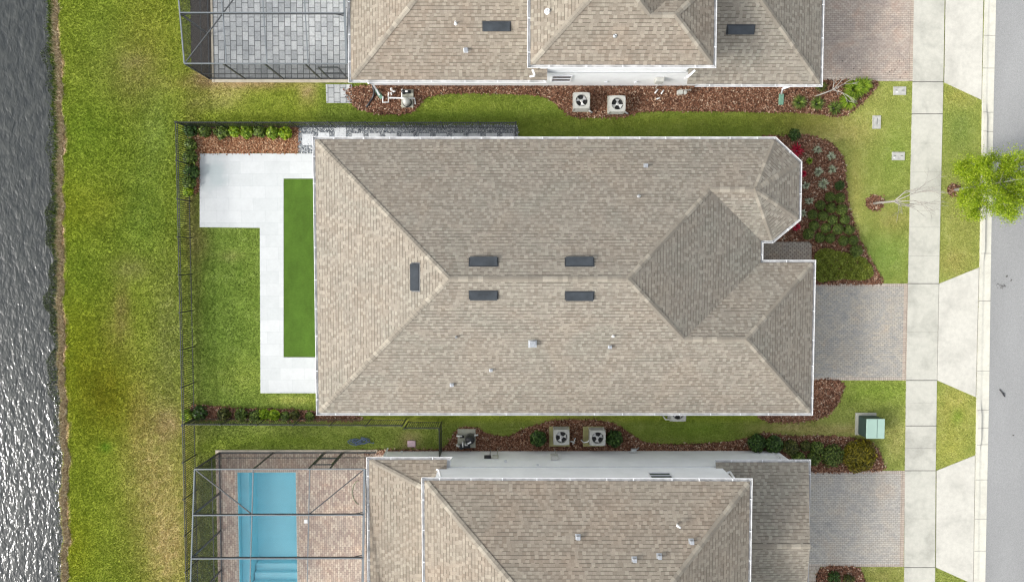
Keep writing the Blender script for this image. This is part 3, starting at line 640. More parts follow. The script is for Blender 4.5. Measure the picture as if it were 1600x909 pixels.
def eave_trim(poly, parent, edges, z, gut=None, step=1.32):
    """poly: roof outline (world xy, any order); edges: indices that get a fascia; gut: indices that get a gutter"""
    n_ = len(poly); pts = [Vector((p[0], p[1])) for p in poly]
    ar = sum(pts[i].x * pts[(i + 1) % n_].y - pts[(i + 1) % n_].x * pts[i].y for i in range(n_)); sg = 1 if ar > 0 else -1
    nr = []
    for i in range(n_):
        d = (pts[(i + 1) % n_] - pts[i]).normalized(); nr.append(Vector((d.y, -d.x)) * sg)
    def mit(i):
        a_, b_ = nr[i - 1], nr[i]; return (a_ + b_) / (1 + a_.dot(b_))
    fm = MB()
    for i in edges:
        j = (i + 1) % n_; m0, m1 = mit(i), mit(j)
        def q(m, v, o, zz): return (v.x + m.x * o, v.y + m.y * o, zz)
        fm.face([q(m0, pts[i], -.02, z - .012), q(m1, pts[j], -.02, z - .012), q(m1, pts[j], -.02, z - .20), q(m0, pts[i], -.02, z - .20)])
    fm.face([(p.x, p.y, z - .19) for p in pts])
    rel(fm.build('fascia', M['fascia']), parent)
    hm = None
    for i in (edges if gut is None else gut):
        j = (i + 1) % n_; m0, m1 = mit(i), mit(j); g = MB(); A, B = pts[i], pts[j]; L = (B - A).length
        prof = [(-.018, -.01), (-.018, -.125), (.085, -.125), (.118, -.02), (.103, -.012), (.075, -.112), (-.006, -.112), (-.006, -.01)]
        for k in range(8):
            (o0, z0), (o1, z1) = prof[k], prof[(k + 1) % 8]
            f = [(A.x + m0.x * o0, A.y + m0.y * o0, z + z0), (B.x + m1.x * o0, B.y + m1.y * o0, z + z0), (B.x + m1.x * o1, B.y + m1.y * o1, z + z1), (A.x + m0.x * o1, A.y + m0.y * o1, z + z1)]
            g.face(f, 1 if k in (4, 5, 6) else 0)
        for v, m in ((A, m0), (B, m1)):
            g.face([(v.x + m.x * o, v.y + m.y * o, z + zz) for o, zz in prof[:4]] )
        go = rel(g.build('gutter', [M['white'], M['gutter_in']]), parent)
        cnt = max(1, int(L / step)); dirv = (B - A) / L; nn = nr[i]
        for k in range(cnt):
            if L < .6: break
            c = A + dirv * (L * (k + .5) / cnt + random.uniform(-.15, .15))
            if hm is None:
                h = MB(); h.box((.05, 0, 0), (.135, .035, .014)); hob = h.build('hanger', M['white']); hm = hob.data
            else: hob = bpy.data.objects.new('hanger', hm); COL.objects.link(hob)
            hob.parent = go; hob.location = (c.x - parent.location.x, c.y - parent.location.y, z - .014); hob.rotation_euler = (0, 0, math.atan2(nn.y, nn.x))
            hob.location = (c.x, c.y, z - .014)
def walls(poly, z0, z1, parent, name='wall', mat=None):
    mb = MB(); n_ = len(poly)
    for i in range(n_):
        a_, b_ = poly[i], poly[(i + 1) % n_]; mb.face([(a_[0], a_[1], z0), (b_[0], b_[1], z0), (b_[0], b_[1], z1), (a_[0], a_[1], z1)])
    return rel(mb.build(name, mat or M['stucco']), parent)
def inset(poly, d):
    n_ = len(poly); pts = [Vector(p[:2]) for p in poly]
    ar = sum(pts[i].x * pts[(i + 1) % n_].y - pts[(i + 1) % n_].x * pts[i].y for i in range(n_)); sg = 1 if ar > 0 else -1; out = []
    nr = []
    for i in range(n_):
        e = (pts[(i + 1) % n_] - pts[i]).normalized(); nr.append(Vector((e.y, -e.x)) * sg)
    for i in range(n_):
        a_, b_ = nr[i - 1], nr[i]; m = (a_ + b_) / (1 + a_.dot(b_)); out.append((pts[i].x - m.x * d, pts[i].y - m.y * d))
    return out
def window(parent, c, w, h, axis, sign, frame=.05, pane=M['glass']):
    """axis 'x': wall runs along x and faces sign*y"""
    mb = MB(); c = Vector(c)
    def bx(du, dz, su, sz, dep, off): return ((c.x + du, c.y + sign * off, c.z + dz), (su, dep, sz)) if axis == 'x' else ((c.x + sign * off, c.y + du, c.z + dz), (dep, su, sz))
    for du, dz, su, sz in ((0, h / 2, w + 2 * frame, frame), (0, -h / 2, w + 2 * frame, frame), (-w / 2 - frame / 2, 0, frame, h - frame), (w / 2 + frame / 2, 0, frame, h - frame), (0, 0, w, .03)):
        a_, b_ = bx(du, dz, su, sz, .05, .02); mb.box(a_, b_)
    f = rel(mb.build('window', M['white']), parent)
    mb = MB(); a_, b_ = bx(0, 0, w, h - frame, .012, .006); mb.box(a_, b_); o = mb.build('pane', pane); o.parent = f
    return f
def solve(px, py, fn):
    z = 4.0
    for _ in range(40): z = fn(P(px, py, z))
    return P(px, py, z)

# ---- main single-storey house
hm_ = empty('single_storey_house', (0, -.8, 0), 0, 'single storey house with beige shingle hip roof and angled front bay, in the middle', 'house')
E_ = {k: P(x, y, EZ) for k, (x, y) in dict(A=(495, 219), B=(1211, 217), C=(1249, 254), D_=(1249, 342), E=(1207, 376), F=(1189, 376), G=(1189, 410), H=(1270, 410), I=(1268, 647), J=(495, 644)).items()}
for k in 'AB': E_[k].y = (E_['A'].y + E_['B'].y) / 2
for k in 'IJ': E_[k].y = (E_['I'].y + E_['J'].y) / 2
xa = (E_['A'].x + E_['J'].x) / 2; E_['A'].x = E_['J'].x = xa
xh = (E_['H'].x + E_['I'].x) / 2; E_['H'].x = E_['I'].x = xh
yf = (E_['E'].y + E_['F'].y) / 2; E_['E'].y = E_['F'].y = yf; yg = (E_['G'].y + E_['H'].y) / 2; E_['G'].y = E_['H'].y = yg
xf = (E_['F'].x + E_['G'].x) / 2; E_['F'].x = E_['G'].x = xf; xd = (E_['C'].x + E_['D_'].x) / 2; E_['C'].x = E_['D_'].x = xd
yN, yS = E_['A'].y, E_['J'].y; hw = (yN - yS) / 2; ym = (yN + yS) / 2
R1 = Vector((xa + hw, ym, EZ + PITCH * hw))
yk = P(1150, 296, 3.95).y; zk = EZ + PITCH * (yN - yk)
yv = P(1120, 530, 4.4).y; zv = EZ + PITCH * (yv - yS)
R2x = P(981, 436, R1.z).x; R2 = Vector((R2x, ym, R1.z))
V1 = Vector((R2x + (R1.z - zk) / PITCH, yk, zk)); V2 = Vector((R2x + (R1.z - zv) / PITCH, yv, zv))
K = Vector((P(1180, 296, zk).x, yk, zk)); V3 = Vector((xh - (zv - EZ) / PITCH, yv, zv))
A, B, C, Dp, Ee, Fp, G, Hh, I, J = (E_[k] for k in ('A', 'B', 'C', 'D_', 'E', 'F', 'G', 'H', 'I', 'J'))
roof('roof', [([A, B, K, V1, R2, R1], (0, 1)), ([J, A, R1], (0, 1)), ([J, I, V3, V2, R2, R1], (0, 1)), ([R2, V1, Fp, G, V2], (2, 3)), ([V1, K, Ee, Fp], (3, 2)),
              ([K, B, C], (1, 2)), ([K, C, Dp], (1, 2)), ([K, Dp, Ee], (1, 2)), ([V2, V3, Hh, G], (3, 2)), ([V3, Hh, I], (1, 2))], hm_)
for a_, b_, dr in ((A, R1, .295), (J, R1, .295), (R1, R2, .417), (R2, V1, .295), (R2, V2, .295), (V1, K, .417), (K, B, .3), (K, C, .25), (K, Dp, .25), (K, Ee, .3), (V2, V3, .417), (V3, Hh, .295), (V3, I, .295)):
    L = (b_ - a_).length; u_ = (b_ - a_) / L
    caps(b_ if b_ in (R1,) else b_ - u_ * .12 if b_.z < 3 else b_, a_ if a_.z > 3 else a_ + u_ * .12, hm_, dr) if a_.z < b_.z else caps(a_, b_ - u_ * .12 if b_.z < 3 else b_, hm_, dr)
OUT = [A, B, C, Dp, Ee, Fp, G, Hh, I, J]
eave_trim(OUT, hm_, list(range(10)), EZ)
wl = inset(OUT, .42); walls(wl, 0, EZ - .19, hm_)
window(hm_, (wl[2][0], (wl[2][1] + wl[3][1]) / 2, 1.5), 1.5, 1.4, 'y', 1)
window(hm_, (5.5, wl[0][1], 1.6), 1.1, 1.1, 'x', 1); window(hm_, (0.5, wl[0][1], 1.6), 1.1, 1.1, 'x', 1); window(hm_, (-2.5, wl[9][1], 1.6), 1.1, 1.1, 'x', -1)
mb = MB(); gy0 = (wl[7][1] + wl[8][1]) / 2
mb.box((wl[7][0] + .02, gy0, 1.1), (.06, 4.7, 2.2))
for i in range(4): mb.box((wl[7][0] + .055, gy0, .28 + i * .55), (.02, 4.5, .42))
rel(mb.build('garage_door', M['trim'], bevel=.01), hm_)
mb = MB(); mb.box((wl[5][0] + .03, (wl[5][1] + wl[6][1]) / 2, 1.05), (.06, .95, 2.1)); d_ = rel(mb.build('front_door', M['door'], bevel=.01), hm_)
mb = MB(); mb.tube([(wl[5][0] + .1, (wl[5][1] + wl[6][1]) / 2 + .35, .95), (wl[5][0] + .1, (wl[5][1] + wl[6][1]) / 2 + .35, 1.25)], .015); o = mb.build('handle', M['galv']); o.parent = d_
mb = MB(); mb.box((wl[9][0] - .03, 0.1, 1.1), (.05, 3.6, 2.2)); s_ = rel(mb.build('sliding_door', M['white']), hm_)
mb = MB()
for k in (-1, 0, 1): mb.box((wl[9][0] - .065, .1 + k * 1.18, 1.1), (.02, 1.05, 2.0))
o = mb.build('pane', M['glass']); o.parent = s_

def down(px, py):
    """the roof point under a photo pixel and its normal"""
    o = Vector((0, 0, CZ)); d = (P(px, py, 0) - o).normalized(); best = None
    for t in ROOFBVH:
        h = t.ray_cast(o, d)
        if h[0] is not None and (best is None or h[3] < best[2]): best = (h[0], h[1] if h[1].z > 0 else -h[1], h[3])
    return best[0], best[1]
def ridge_vent(parent, px, py, w, l, along, name='roof_vent', flat=False):
    """low dark off-ridge vent: flange, raised sloping hood"""
    p, nr_ = down(px, py); e = Vector((1, 0, 0)) if along == 'x' else Vector((0, 1, 0)); e = (e - nr_ * e.dot(nr_)).normalized(); up = nr_.cross(e); up = up if up.z > 0 else -up
    if abs(up.z) < 1e-3: up = nr_.cross(e)
    def q(a_, b_, c_): return p + e * a_ + up * b_ + nr_ * c_
    hl, hwid = l / 2, w / 2; mb = MB()
    V_ = [q(-hl, hwid, .012), q(hl, hwid, .012), q(hl, -hwid, .012), q(-hl, -hwid, .012), q(-hl, hwid, .03), q(hl, hwid, .03), q(hl * .985, -hwid, .15), q(-hl * .985, -hwid, .15)]
    for f in ((4, 5, 6, 7), (3, 2, 6, 7), (0, 3, 7, 4), (1, 5, 6, 2), (0, 4, 5, 1)): mb.face([V_[i] for i in f], 0 if f != (4, 5, 6, 7) else 1)
    fl = .05; mb.face([q(-hl - fl, hwid + fl, .012), q(hl + fl, hwid + fl, .012), q(hl + fl, -hwid - .02, .012), q(-hl - fl, -hwid - .02, .012)])
    for k in (-.5, .5): mb.box(q(k * hl * .0 + (k * 2) * hl * .97, 0, .09), (.02, .02, .02))
    return rel(mb.build(name, [M['ventblk'], M['ventglass']], bevel=0), parent)
def hood(parent, px, py, r, h=.16, name='vent_hood'):
    p, nr_ = down(px, py); mb = MB()
    mb.box(p + Vector((0, 0, .0)), (r * 2.9, r * 2.9, .012), rot=nr_.to_track_quat('Z', 'Y').to_matrix())
    mb.box(p + Vector((0, 0, h * .5)), (r * 1.6, r * 1.6, h)); mb.box(p + Vector((0, 0, h)), (r * 2.1, r * 2.1, .03))
    return rel(mb.build(name, M['galv'], bevel=.012), parent)
def pipe(parent, px, py, r=.035, h=.3, mat='whitepvc', name='vent_pipe'):
    p, nr_ = down(px, py); mb = MB(); mb.lathe(p, [(r * 2.4, -.02), (r * 1.3, .06), (r, .07), (r, h), (r * .75, h), (r * .75, h - .06), (0, h - .06)], 14)
    return rel(mb.build(name, M[mat]), parent)
for px, py in ((755.5, 409), (905.5, 409)): ridge_vent(hm_, px, py, .36, 1.17, 'x')
for px, py in ((755.5, 461), (905.5, 462)): ridge_vent(hm_, px, py, .36, 1.17, 'x')
ridge_vent(hm_, 649, 433, .36, 1.17, 'y')
hood(hm_, 1009, 259, .07); hood(hm_, 832, 537, .13, .2); hood(hm_, 767, 578, .055, .13); hood(hm_, 706, 601, .065, .13); hood(hm_, 953, 542, .06, .13)
pipe(hm_, 998, 307, .04, .2, 'galv'); pipe(hm_, 958, 525, .03, .2); pipe(hm_, 713, 526, .03, .25, 'galv')

# ---- neighbour to the north (top of the photo), two storeys
Z2 = 5.6
ht = empty('two_storey_house', (4, 11, 0), 0, 'white two storey house beside the grey slab patio, at the top edge', 'house')
c = Vector((-7.2, 8.17, EZ)); a1 = Vector((-1.7, 13.67, EZ + 5.5 * PITCH)); ct = Vector((-7.2, 19.17, EZ))
xw, xe, yw = 1.3, 8.3, 8.63
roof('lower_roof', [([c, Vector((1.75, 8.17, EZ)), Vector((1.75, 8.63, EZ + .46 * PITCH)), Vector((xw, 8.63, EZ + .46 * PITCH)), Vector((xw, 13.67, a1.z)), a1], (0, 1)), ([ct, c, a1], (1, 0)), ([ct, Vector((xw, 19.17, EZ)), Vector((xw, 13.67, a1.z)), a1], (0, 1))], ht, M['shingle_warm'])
caps(a1, c + (a1 - c).normalized() * .12, ht)
c2 = Vector((14.27, 8.0, EZ)); c3 = Vector((14.27, 18, EZ)); a2 = Vector((9.27, 13, EZ + 5 * PITCH))
roof('lower_roof', [([Vector((8.15, 8.0, EZ)), c2, a2, Vector((xe, 13, a2.z)), Vector((xe, 8.63, EZ + .63 * PITCH)), Vector((8.15, 8.63, EZ + .63 * PITCH))], (0, 1)), ([c2, c3, a2], (0, 1)), ([c3, Vector((xe, 18, EZ)), Vector((xe, 13, a2.z)), a2], (0, 1))], ht)
caps(a2, c2 + (a2 - c2).normalized() * .12, ht)
U = Vector((4.22, 11.42, Z2 + 3.32 * PITCH)); T2 = Vector((6.77, 9.89, Z2 + 1.79 * PITCH)); T1 = Vector((5.75, 9.89, Z2 + 1.79 * PITCH))
SW, SE, NE1, NE2, NE3, NW = Vector((.9, 8.1, Z2)), Vector((8.56, 8.1, Z2)), Vector((8.56, 11.68, Z2)), Vector((7.54, 11.68, Z2)), Vector((7.54, 14.74, Z2)), Vector((.9, 14.74, Z2))
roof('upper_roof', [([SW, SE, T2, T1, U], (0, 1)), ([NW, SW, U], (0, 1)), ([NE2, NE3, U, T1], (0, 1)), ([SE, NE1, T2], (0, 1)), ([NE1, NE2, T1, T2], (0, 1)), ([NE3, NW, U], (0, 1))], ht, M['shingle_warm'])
for a_, b_ in ((U, SW), (T2, SE), (U, T1), (T2, NE1)): caps(a_, b_ + (a_ - b_).normalized() * (.12 if b_ is not T1 else 0), ht)
caps(T1, T2, ht, .417)
eave_trim([SW, SE, NE1, NE2, NE3, NW], ht, [0, 1, 2, 3, 4, 5], Z2)
eave_trim([(-7.2, 8.17), (1.62, 8.17), (1.62, 19.17), (-7.2, 19.17)], ht, [0, 3], EZ)
eave_trim([(8.62, 8.0), (14.27, 8.0), (14.27, 18), (8.62, 18)], ht, [0, 1], EZ)
walls([(1.45, yw), (8.15, yw), (8.15, 11.3), (7.2, 11.3), (7.2, 14.4), (1.45, 14.4)], EZ - .4, Z2 - .15, ht, 'upper_wall')
walls([(-6.8, yw + .01), (13.85, yw + .01), (13.85, 17.6), (xe, 17.6), (xe, 18.8), (-6.8, 18.8)], 0, EZ - .15, ht)
mb = MB(); mb.box((4.8, yw - .02, 2.62), (6.75, .05, .12)); mb.box((4.4, yw - .035, 5.28), (.9, .06, .10)); rel(mb.build('wall_band', M['trim']), ht)
window(ht, (2.52, yw, 1.45), .86, 1.0, 'x', -1)

# ---- neighbour to the south (bottom of the photo), two storeys
Z3 = 5.8
hb = empty('two_storey_house', (3, -15, 0), 0, 'white two storey house beside the screened swimming pool, at the bottom edge', 'house')
yw2 = -9.76
c = Vector((-6.55, -9.36, EZ)); h1 = Vector((-2.9, -9.36 - 3.65 * .19 / PITCH, EZ + 3.65 * .19)); s1 = Vector((-2.9, -22, h1.z)); s0 = Vector((-6.55, -22, EZ))
roof('lower_roof', [([c, Vector((-2.9, -9.36, EZ)), h1], (0, 1)), ([s0, c, h1, s1], (0, 1))], hb, M['shingle_warm'])
caps(h1, c + (h1 - c).normalized() * .12, hb)
g0, g1 = Vector((9.7, -9.5, EZ)), Vector((14.08, -9.5, EZ)); gr = EZ + 3.43 * PITCH; g2, g3 = Vector((13.58, -12.93, gr)), Vector((9.7, -12.93, gr)); g4, g5 = Vector((14.08, -16.36, EZ)), Vector((9.7, -16.36, EZ))
roof('lower_roof', [([g0, g1, g2, g3], (0, 1)), ([g5, g4, g2, g3], (0, 1)), ([g1, g4, g2], (0, 1))], hb)
caps(g2, g3, hb, .417)
q1, q2, q3, q4 = Vector((-3.6, -9.39, Z3)), Vector((10.3, -9.45, Z3)), Vector((10.3, -23.4, Z3)), Vector((-3.6, -23.4, Z3)); ap = Vector((3.35, -16.42, Z3 + 6.97 * PITCH))
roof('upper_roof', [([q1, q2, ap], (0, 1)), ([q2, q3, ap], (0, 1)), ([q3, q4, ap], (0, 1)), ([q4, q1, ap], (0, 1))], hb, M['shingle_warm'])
for q_ in (q1, q2, q3, q4): caps(ap, q_ + (ap - q_).normalized() * .12, hb, .295, .13)
eave_trim([q1, q2, q3, q4], hb, [0, 1, 2, 3], Z3)
eave_trim([(-6.55, -9.36), (-2.75, -9.36), (-2.75, -22), (-6.55, -22)], hb, [0, 3], EZ)
eave_trim([(9.75, -9.5), (14.08, -9.5), (14.08, -16.36), (9.75, -16.36)], hb, [0, 1, 2], EZ)
walls([(-3.3, yw2), (10.0, yw2), (10.0, -23), (-3.3, -23)], EZ - .5, Z3 - .15, hb, 'upper_wall')
walls([(-6.25, yw2 - .01), (13.7, yw2 - .01), (13.7, -16.1), (9.98, -16.1), (9.98, -22.9), (-6.25, -22.9)], 0, EZ - .12, hb)
mb = MB(); mb.box((3.3, yw2 + .015, 2.84), (13.1, .05, .035)); rel(mb.build('wall_band', M['trim']), hb)
window(hb, (6.85, yw2, 4.12), .95, .75, 'x', 1)
mb = MB(); mb.box((13.73, -12.9, 1.1), (.06, 4.7, 2.2))
for i in range(4): mb.box((13.765, -12.9, .28 + i * .55), (.02, 4.5, .42))
rel(mb.build('garage_door', M['trim'], bevel=.01), hb)
for px, py in ((903, 838), (991, 873), (1030, 868), (1080, 845)): hood(hb, px, py, .075, .17)
p, nr_ = down(1058, 818); mb = MB(); mb.tube([p, p + Vector((0, 0, .3))], .035); mb.tube([p + Vector((-.1, .05, .28)), p + Vector((.07, -.04, .33))], .04); rel(mb.build('vent_pipe', M['whitepvc']), hb)
ridge_vent(ht, 776, 42, .36, 1.17, 'x'); ridge_vent(ht, 1157, 47, .36, 1.17, 'x')
pipe(ht, 712, 37, .035, .25); hood(ht, 728, 79, .07); pipe(ht, 856, 18, .06, .15); pipe(ht, 961, 56, .04, .06, 'galv')

# downspouts (parts of their house)
def spout(parent, pts, r=.035, mat='white', name='downspout'):
    mb = MB()
    for a_, b_ in zip(pts[:-1], pts[1:]): mb.bar(a_, b_, r * 2.2, r * 1.7)
    return rel(mb.build(name, M[mat], bevel=.006), parent)
spout(ht, [P(832, 109, 5.45), P(835, 117, 5.3), P(835, 119, 3.2), P(828, 120, 3.1)]); spout(ht, [P(1086, 110, 5.45), P(1075, 120, 5.2), P(1070, 123, 3.3)])
spout(ht, [P(575, 130, 2.8), P(582, 130, 2.5), P(587, 139, .35), P(593, 149, .12)]); spout(ht, [P(1237, 134, 2.75), P(1223, 139, 2.4), P(1221, 147, .3)])
spout(hb, [P(686, 752, 5.65), P(689, 745, 5.4), P(686, 735, 3.3), P(682, 733, 3.2)]); spout(hb, [P(1154, 755, 5.65), P(1146, 745, 5.3), P(1141, 737, 3.3), P(1136, 738, 3.2)])
spout(hb, [P(588, 724, 2.75), P(597, 719, 2.5), P(604, 704, .3), P(606, 700, .1)]); spout(hb, [P(1240, 727, 2.75), P(1232, 722, 2.5), P(1206, 706, .3), P(1203, 703, .1)])
spout(hm_, [P(1090, 642, 2.8), P(1090, 636, 2.5), P(1090, 632, .2)])
mb = MB(); mb.bar(P(1221, 147, .14), P(1220, 164, .07), .24, .08); tag(mb.build('splash_block', M['greenplastic'], bevel=.02), 'green plastic splash block under the white downspout on mulch', 'splash block')
mb = MB(); mb.bar(P(587, 140, .12), P(597, 154, .06), .18, .07); tag(mb.build('drain_extension', M['greenplastic'], bevel=.02), 'pale green drain extension below a white downspout near pool plumbing', 'drain pipe')
pl = [P(582, 134, .5), P(585, 143, .3), P(583, 152, .08), P(578, 160, .06), P(572, 168, .06)]
mb = MB(); mb.tube(pl, .055, 10); tag(mb.build('drain_hose', M['black']), 'black corrugated drain hose curving over the mulch', 'hose')

# ------------------------------------------------------------------ pool cages
def cage(name, label, x0, x1, yn, ysgn, xs, ys, zn, slope, ylen, braces, posts, door=None):
    """yn: y of the near wall, ysgn: direction the cage runs to; roof rises with slope away from the wall"""
    root = empty(name, ((x0 + x1) / 2, yn, 0), 0, label, 'pool enclosure')
    def zr(y): return zn + slope * abs(y - yn)
    ye = yn + ysgn * ylen
    def mk(nm, segs, mat, w=.05, h=.09):
        mb = MB()
        for a_, b_ in segs: mb.bar(a_, b_, w, h)
        return rel(mb.build(nm, M[mat]), root)
    tp = lambda x, y: Vector((x, y, zr(y)))
    mk('top_rail', [(tp(x0, yn), tp(x1, yn))], 'cage_sheen', .05, .06)
    mk('top_rail', [(tp(x0, yn), tp(x0, ye))], 'cage_sheen', .05, .06)
    mk('top_rail', [(tp(x1, yn), tp(x1, ye))], 'cage_sheen', .10, .06)
    for y in ys: mk('roof_beam', [(tp(x0 + .03, y), tp(x1 - .05, y))], 'cage', .06, .14); 
    for y in ys: mk('beam_sky_sheen', [(tp(x0 + .03, y) + Vector((0, 0, .081)), tp(x1 - .05, y) + Vector((0, 0, .081)))], 'cage_sheen', .045, .02)  # pale strip along the beam top imitates the sky's reflection
    for x in xs: mk('purlin', [(tp(x, yn), tp(x, ye))], 'cage_sheen', .04, .05)
    for a_, b_ in braces: mk('brace', [(tp(*a_) - Vector((0, 0, .02)), tp(*b_) - Vector((0, 0, .02)))], 'cage', .045, .05)
    for x in [x0] + posts: mk('post', [(Vector((x, yn, .05)), Vector((x, yn, zr(yn) - .03)))], 'cage', .06, .06)
    for y in ys:
        mk('post', [(Vector((x0, y, .05)), tp(x0, y))], 'cage', .05, .09)
        mk('gusset', [(Vector((x0, y, zr(y) - .35)), tp(x0 + .32, y) - Vector((0, 0, .05)))], 'cage', .03, .04)
        mk('gusset', [(Vector((x1 - .02, y, zr(y) - .35)), tp(x1 - .5, y) - Vector((0, 0, .05)))], 'cage', .03, .04)
    mk('base_rail', [(Vector((x0, yn, .085)), Vector((x1, yn, .085))), (Vector((x0, yn, .085)), Vector((x0, ye, .085)))], 'cage', .06, .05)
    mk('chair_rail', [(Vector((x0, yn, .95)), Vector((x1, yn, .95))), (Vector((x0, yn, .95)), Vector((x0, ye, .95)))], 'cage', .03, .045)
    if door:
        a_, b_ = door; z = 2.1; f = mk('screen_door', [(Vector((a_, yn, z)), Vector((b_, yn, z))), (Vector((a_, yn, .1)), Vector((a_, yn, z))), (Vector((b_, yn, .1)), Vector((b_, yn, z))), (Vector((a_, yn, 1.1)), Vector((b_, yn, 1.1)))], 'cage', .05, .05)
    mb = MB(); mb.face([(x0, yn, .1), (x1, yn, .1), (x1, yn, zr(yn)), (x0, yn, zr(yn))]); rel(mb.build('wall_screen', M['scr_side']), root)
    mb = MB(); mb.face([(x0, yn, .1), (x0, ye, .1), tp(x0, ye), tp(x0, yn)]); rel(mb.build('wall_screen', M['scr_side']), root)
    mb = MB(); mb.face([tp(x0, yn), tp(x1, yn), tp(x1, ye), tp(x0, ye)]); rel(mb.build('roof_screen', M['scr_roof']), root)
    # the wide rail that carries the cage on the house eave, with its brackets
    mb = MB(); mb.bar((x1 + .09, yn, 2.72), (x1 + .09, ye, 2.72), .10, .10); rel(mb.build('eave_rail', M['cage']), root)
    for k in range(int(ylen / 1.0)):
        mb = MB(); mb.box((x1 + .14, yn + ysgn * (.5 + k * 1.0), 2.79), (.10, .04, .03)); rel(mb.build('bracket', M['whitepvc']), root)
    return root
cb = cage('pool_enclosure', 'dark framed screen cage over the turquoise pool, bottom left', -14.75, -6.78, -9.83, -1, [-12.0, -9.35], [-11.9, -13.85, -15.9], 2.8, .125, 8.0,
          [((-14.75, -9.83), (-12.0, -11.9)), ((-9.35, -11.9), (-6.78, -9.83))], [-12.0, -9.42, -8.42], (-9.35, -8.5))
ctp = cage('pool_enclosure', 'dark framed screen cage over grey slab pavers, top left', -14.86, -7.42, 8.95, 1, [-12.93, -11.08, -9.2], [11.1, 13.2, 15.3], 2.7, .15, 7.5,
           [((-14.86, 8.95), (-12.93, 11.1)), ((-12.93, 11.1), (-11.08, 13.2))], [-13.1, -11.2, -9.35], (-8.9, -8.0))

# ------------------------------------------------------------------ fences
def fence_run(root, a_, b_, panels, h=1.4, gap=.105, skip_end=False):
    a_, b_ = Vector(a_), Vector(b_); d = b_ - a_; L = d.length; u = d / L; st = L / panels
    for i in range(panels + 1):
        if i == panels and skip_end: break
        mb = MB(); p = a_ + u * st * i; mb.box((p.x, p.y, h / 2 + .02), (.055, .055, h + .06)); mb.box((p.x, p.y, h + .06), (.07, .07, .02)); rel(mb.build('post', M['fence']), root)
    for i in range(panels):
        mb = MB(); p, q = a_ + u * (st * i + .03), a_ + u * (st * (i + 1) - .03)
        for z, w_ in ((.16, .028), (h - .18, .028), (h, .034)): mb.bar(p + Vector((0, 0, z)), q + Vector((0, 0, z)), w_, .03)
        n_ = int(st / gap)
        for k in range(1, n_):
            c_ = p + (q - p) * (k / n_); mb.box((c_.x, c_.y, (h + .08) / 2), (.024, .024, h - .10), math.atan2(u.y, u.x))
        rel(mb.build('fence_panel', M['fence']), root)
nw = P(279.5, 191, 1.4); nw.z = 0; wsouth = P(285.5, 909, 1.4); sj = P(283, 663, 1.4)
fx = (nw.x + wsouth.x) / 2
root = empty('metal_fence', (fx, 0, 0), 0, 'long black picket fence between the open lawn and the back yards', 'fence', 'black metal picket fences')
fence_run(root, (fx, nw.y, 0), (fx, sj.y, 0), 8); fence_run(root, (fx, sj.y - .06, 0), (fx, -17.2, 0), 5)
root = empty('metal_fence', (-9, nw.y, 0), 0, 'black picket fence above the gravel strip and orange mulch bed', 'fence', 'black metal picket fences')
ne = P(806, 194, 1.4)
fence_run(root, (fx + .08, nw.y, 0), (ne.x, nw.y, 0), 9); fence_run(root, (ne.x, nw.y - .06, 0), (ne.x, yN - .5, 0), 1)
root = empty('metal_fence', (-9, sj.y, 0), 0, 'black picket fence behind the shrub row, ending near a pool pump', 'fence', 'black metal picket fences')
s1_, s2_, s3_ = P(628, 665, 1.4), P(632, 669, 1.4), P(686, 669, 1.4)
fence_run(root, (fx + .08, sj.y, 0), (s1_.x, s1_.y, 0), 6); fence_run(root, (s2_.x, s2_.y, 0), (s3_.x, s3_.y, 0), 1); fence_run(root, (s3_.x, s3_.y - .05, 0), (s3_.x, yw2 + .06, 0), 1)

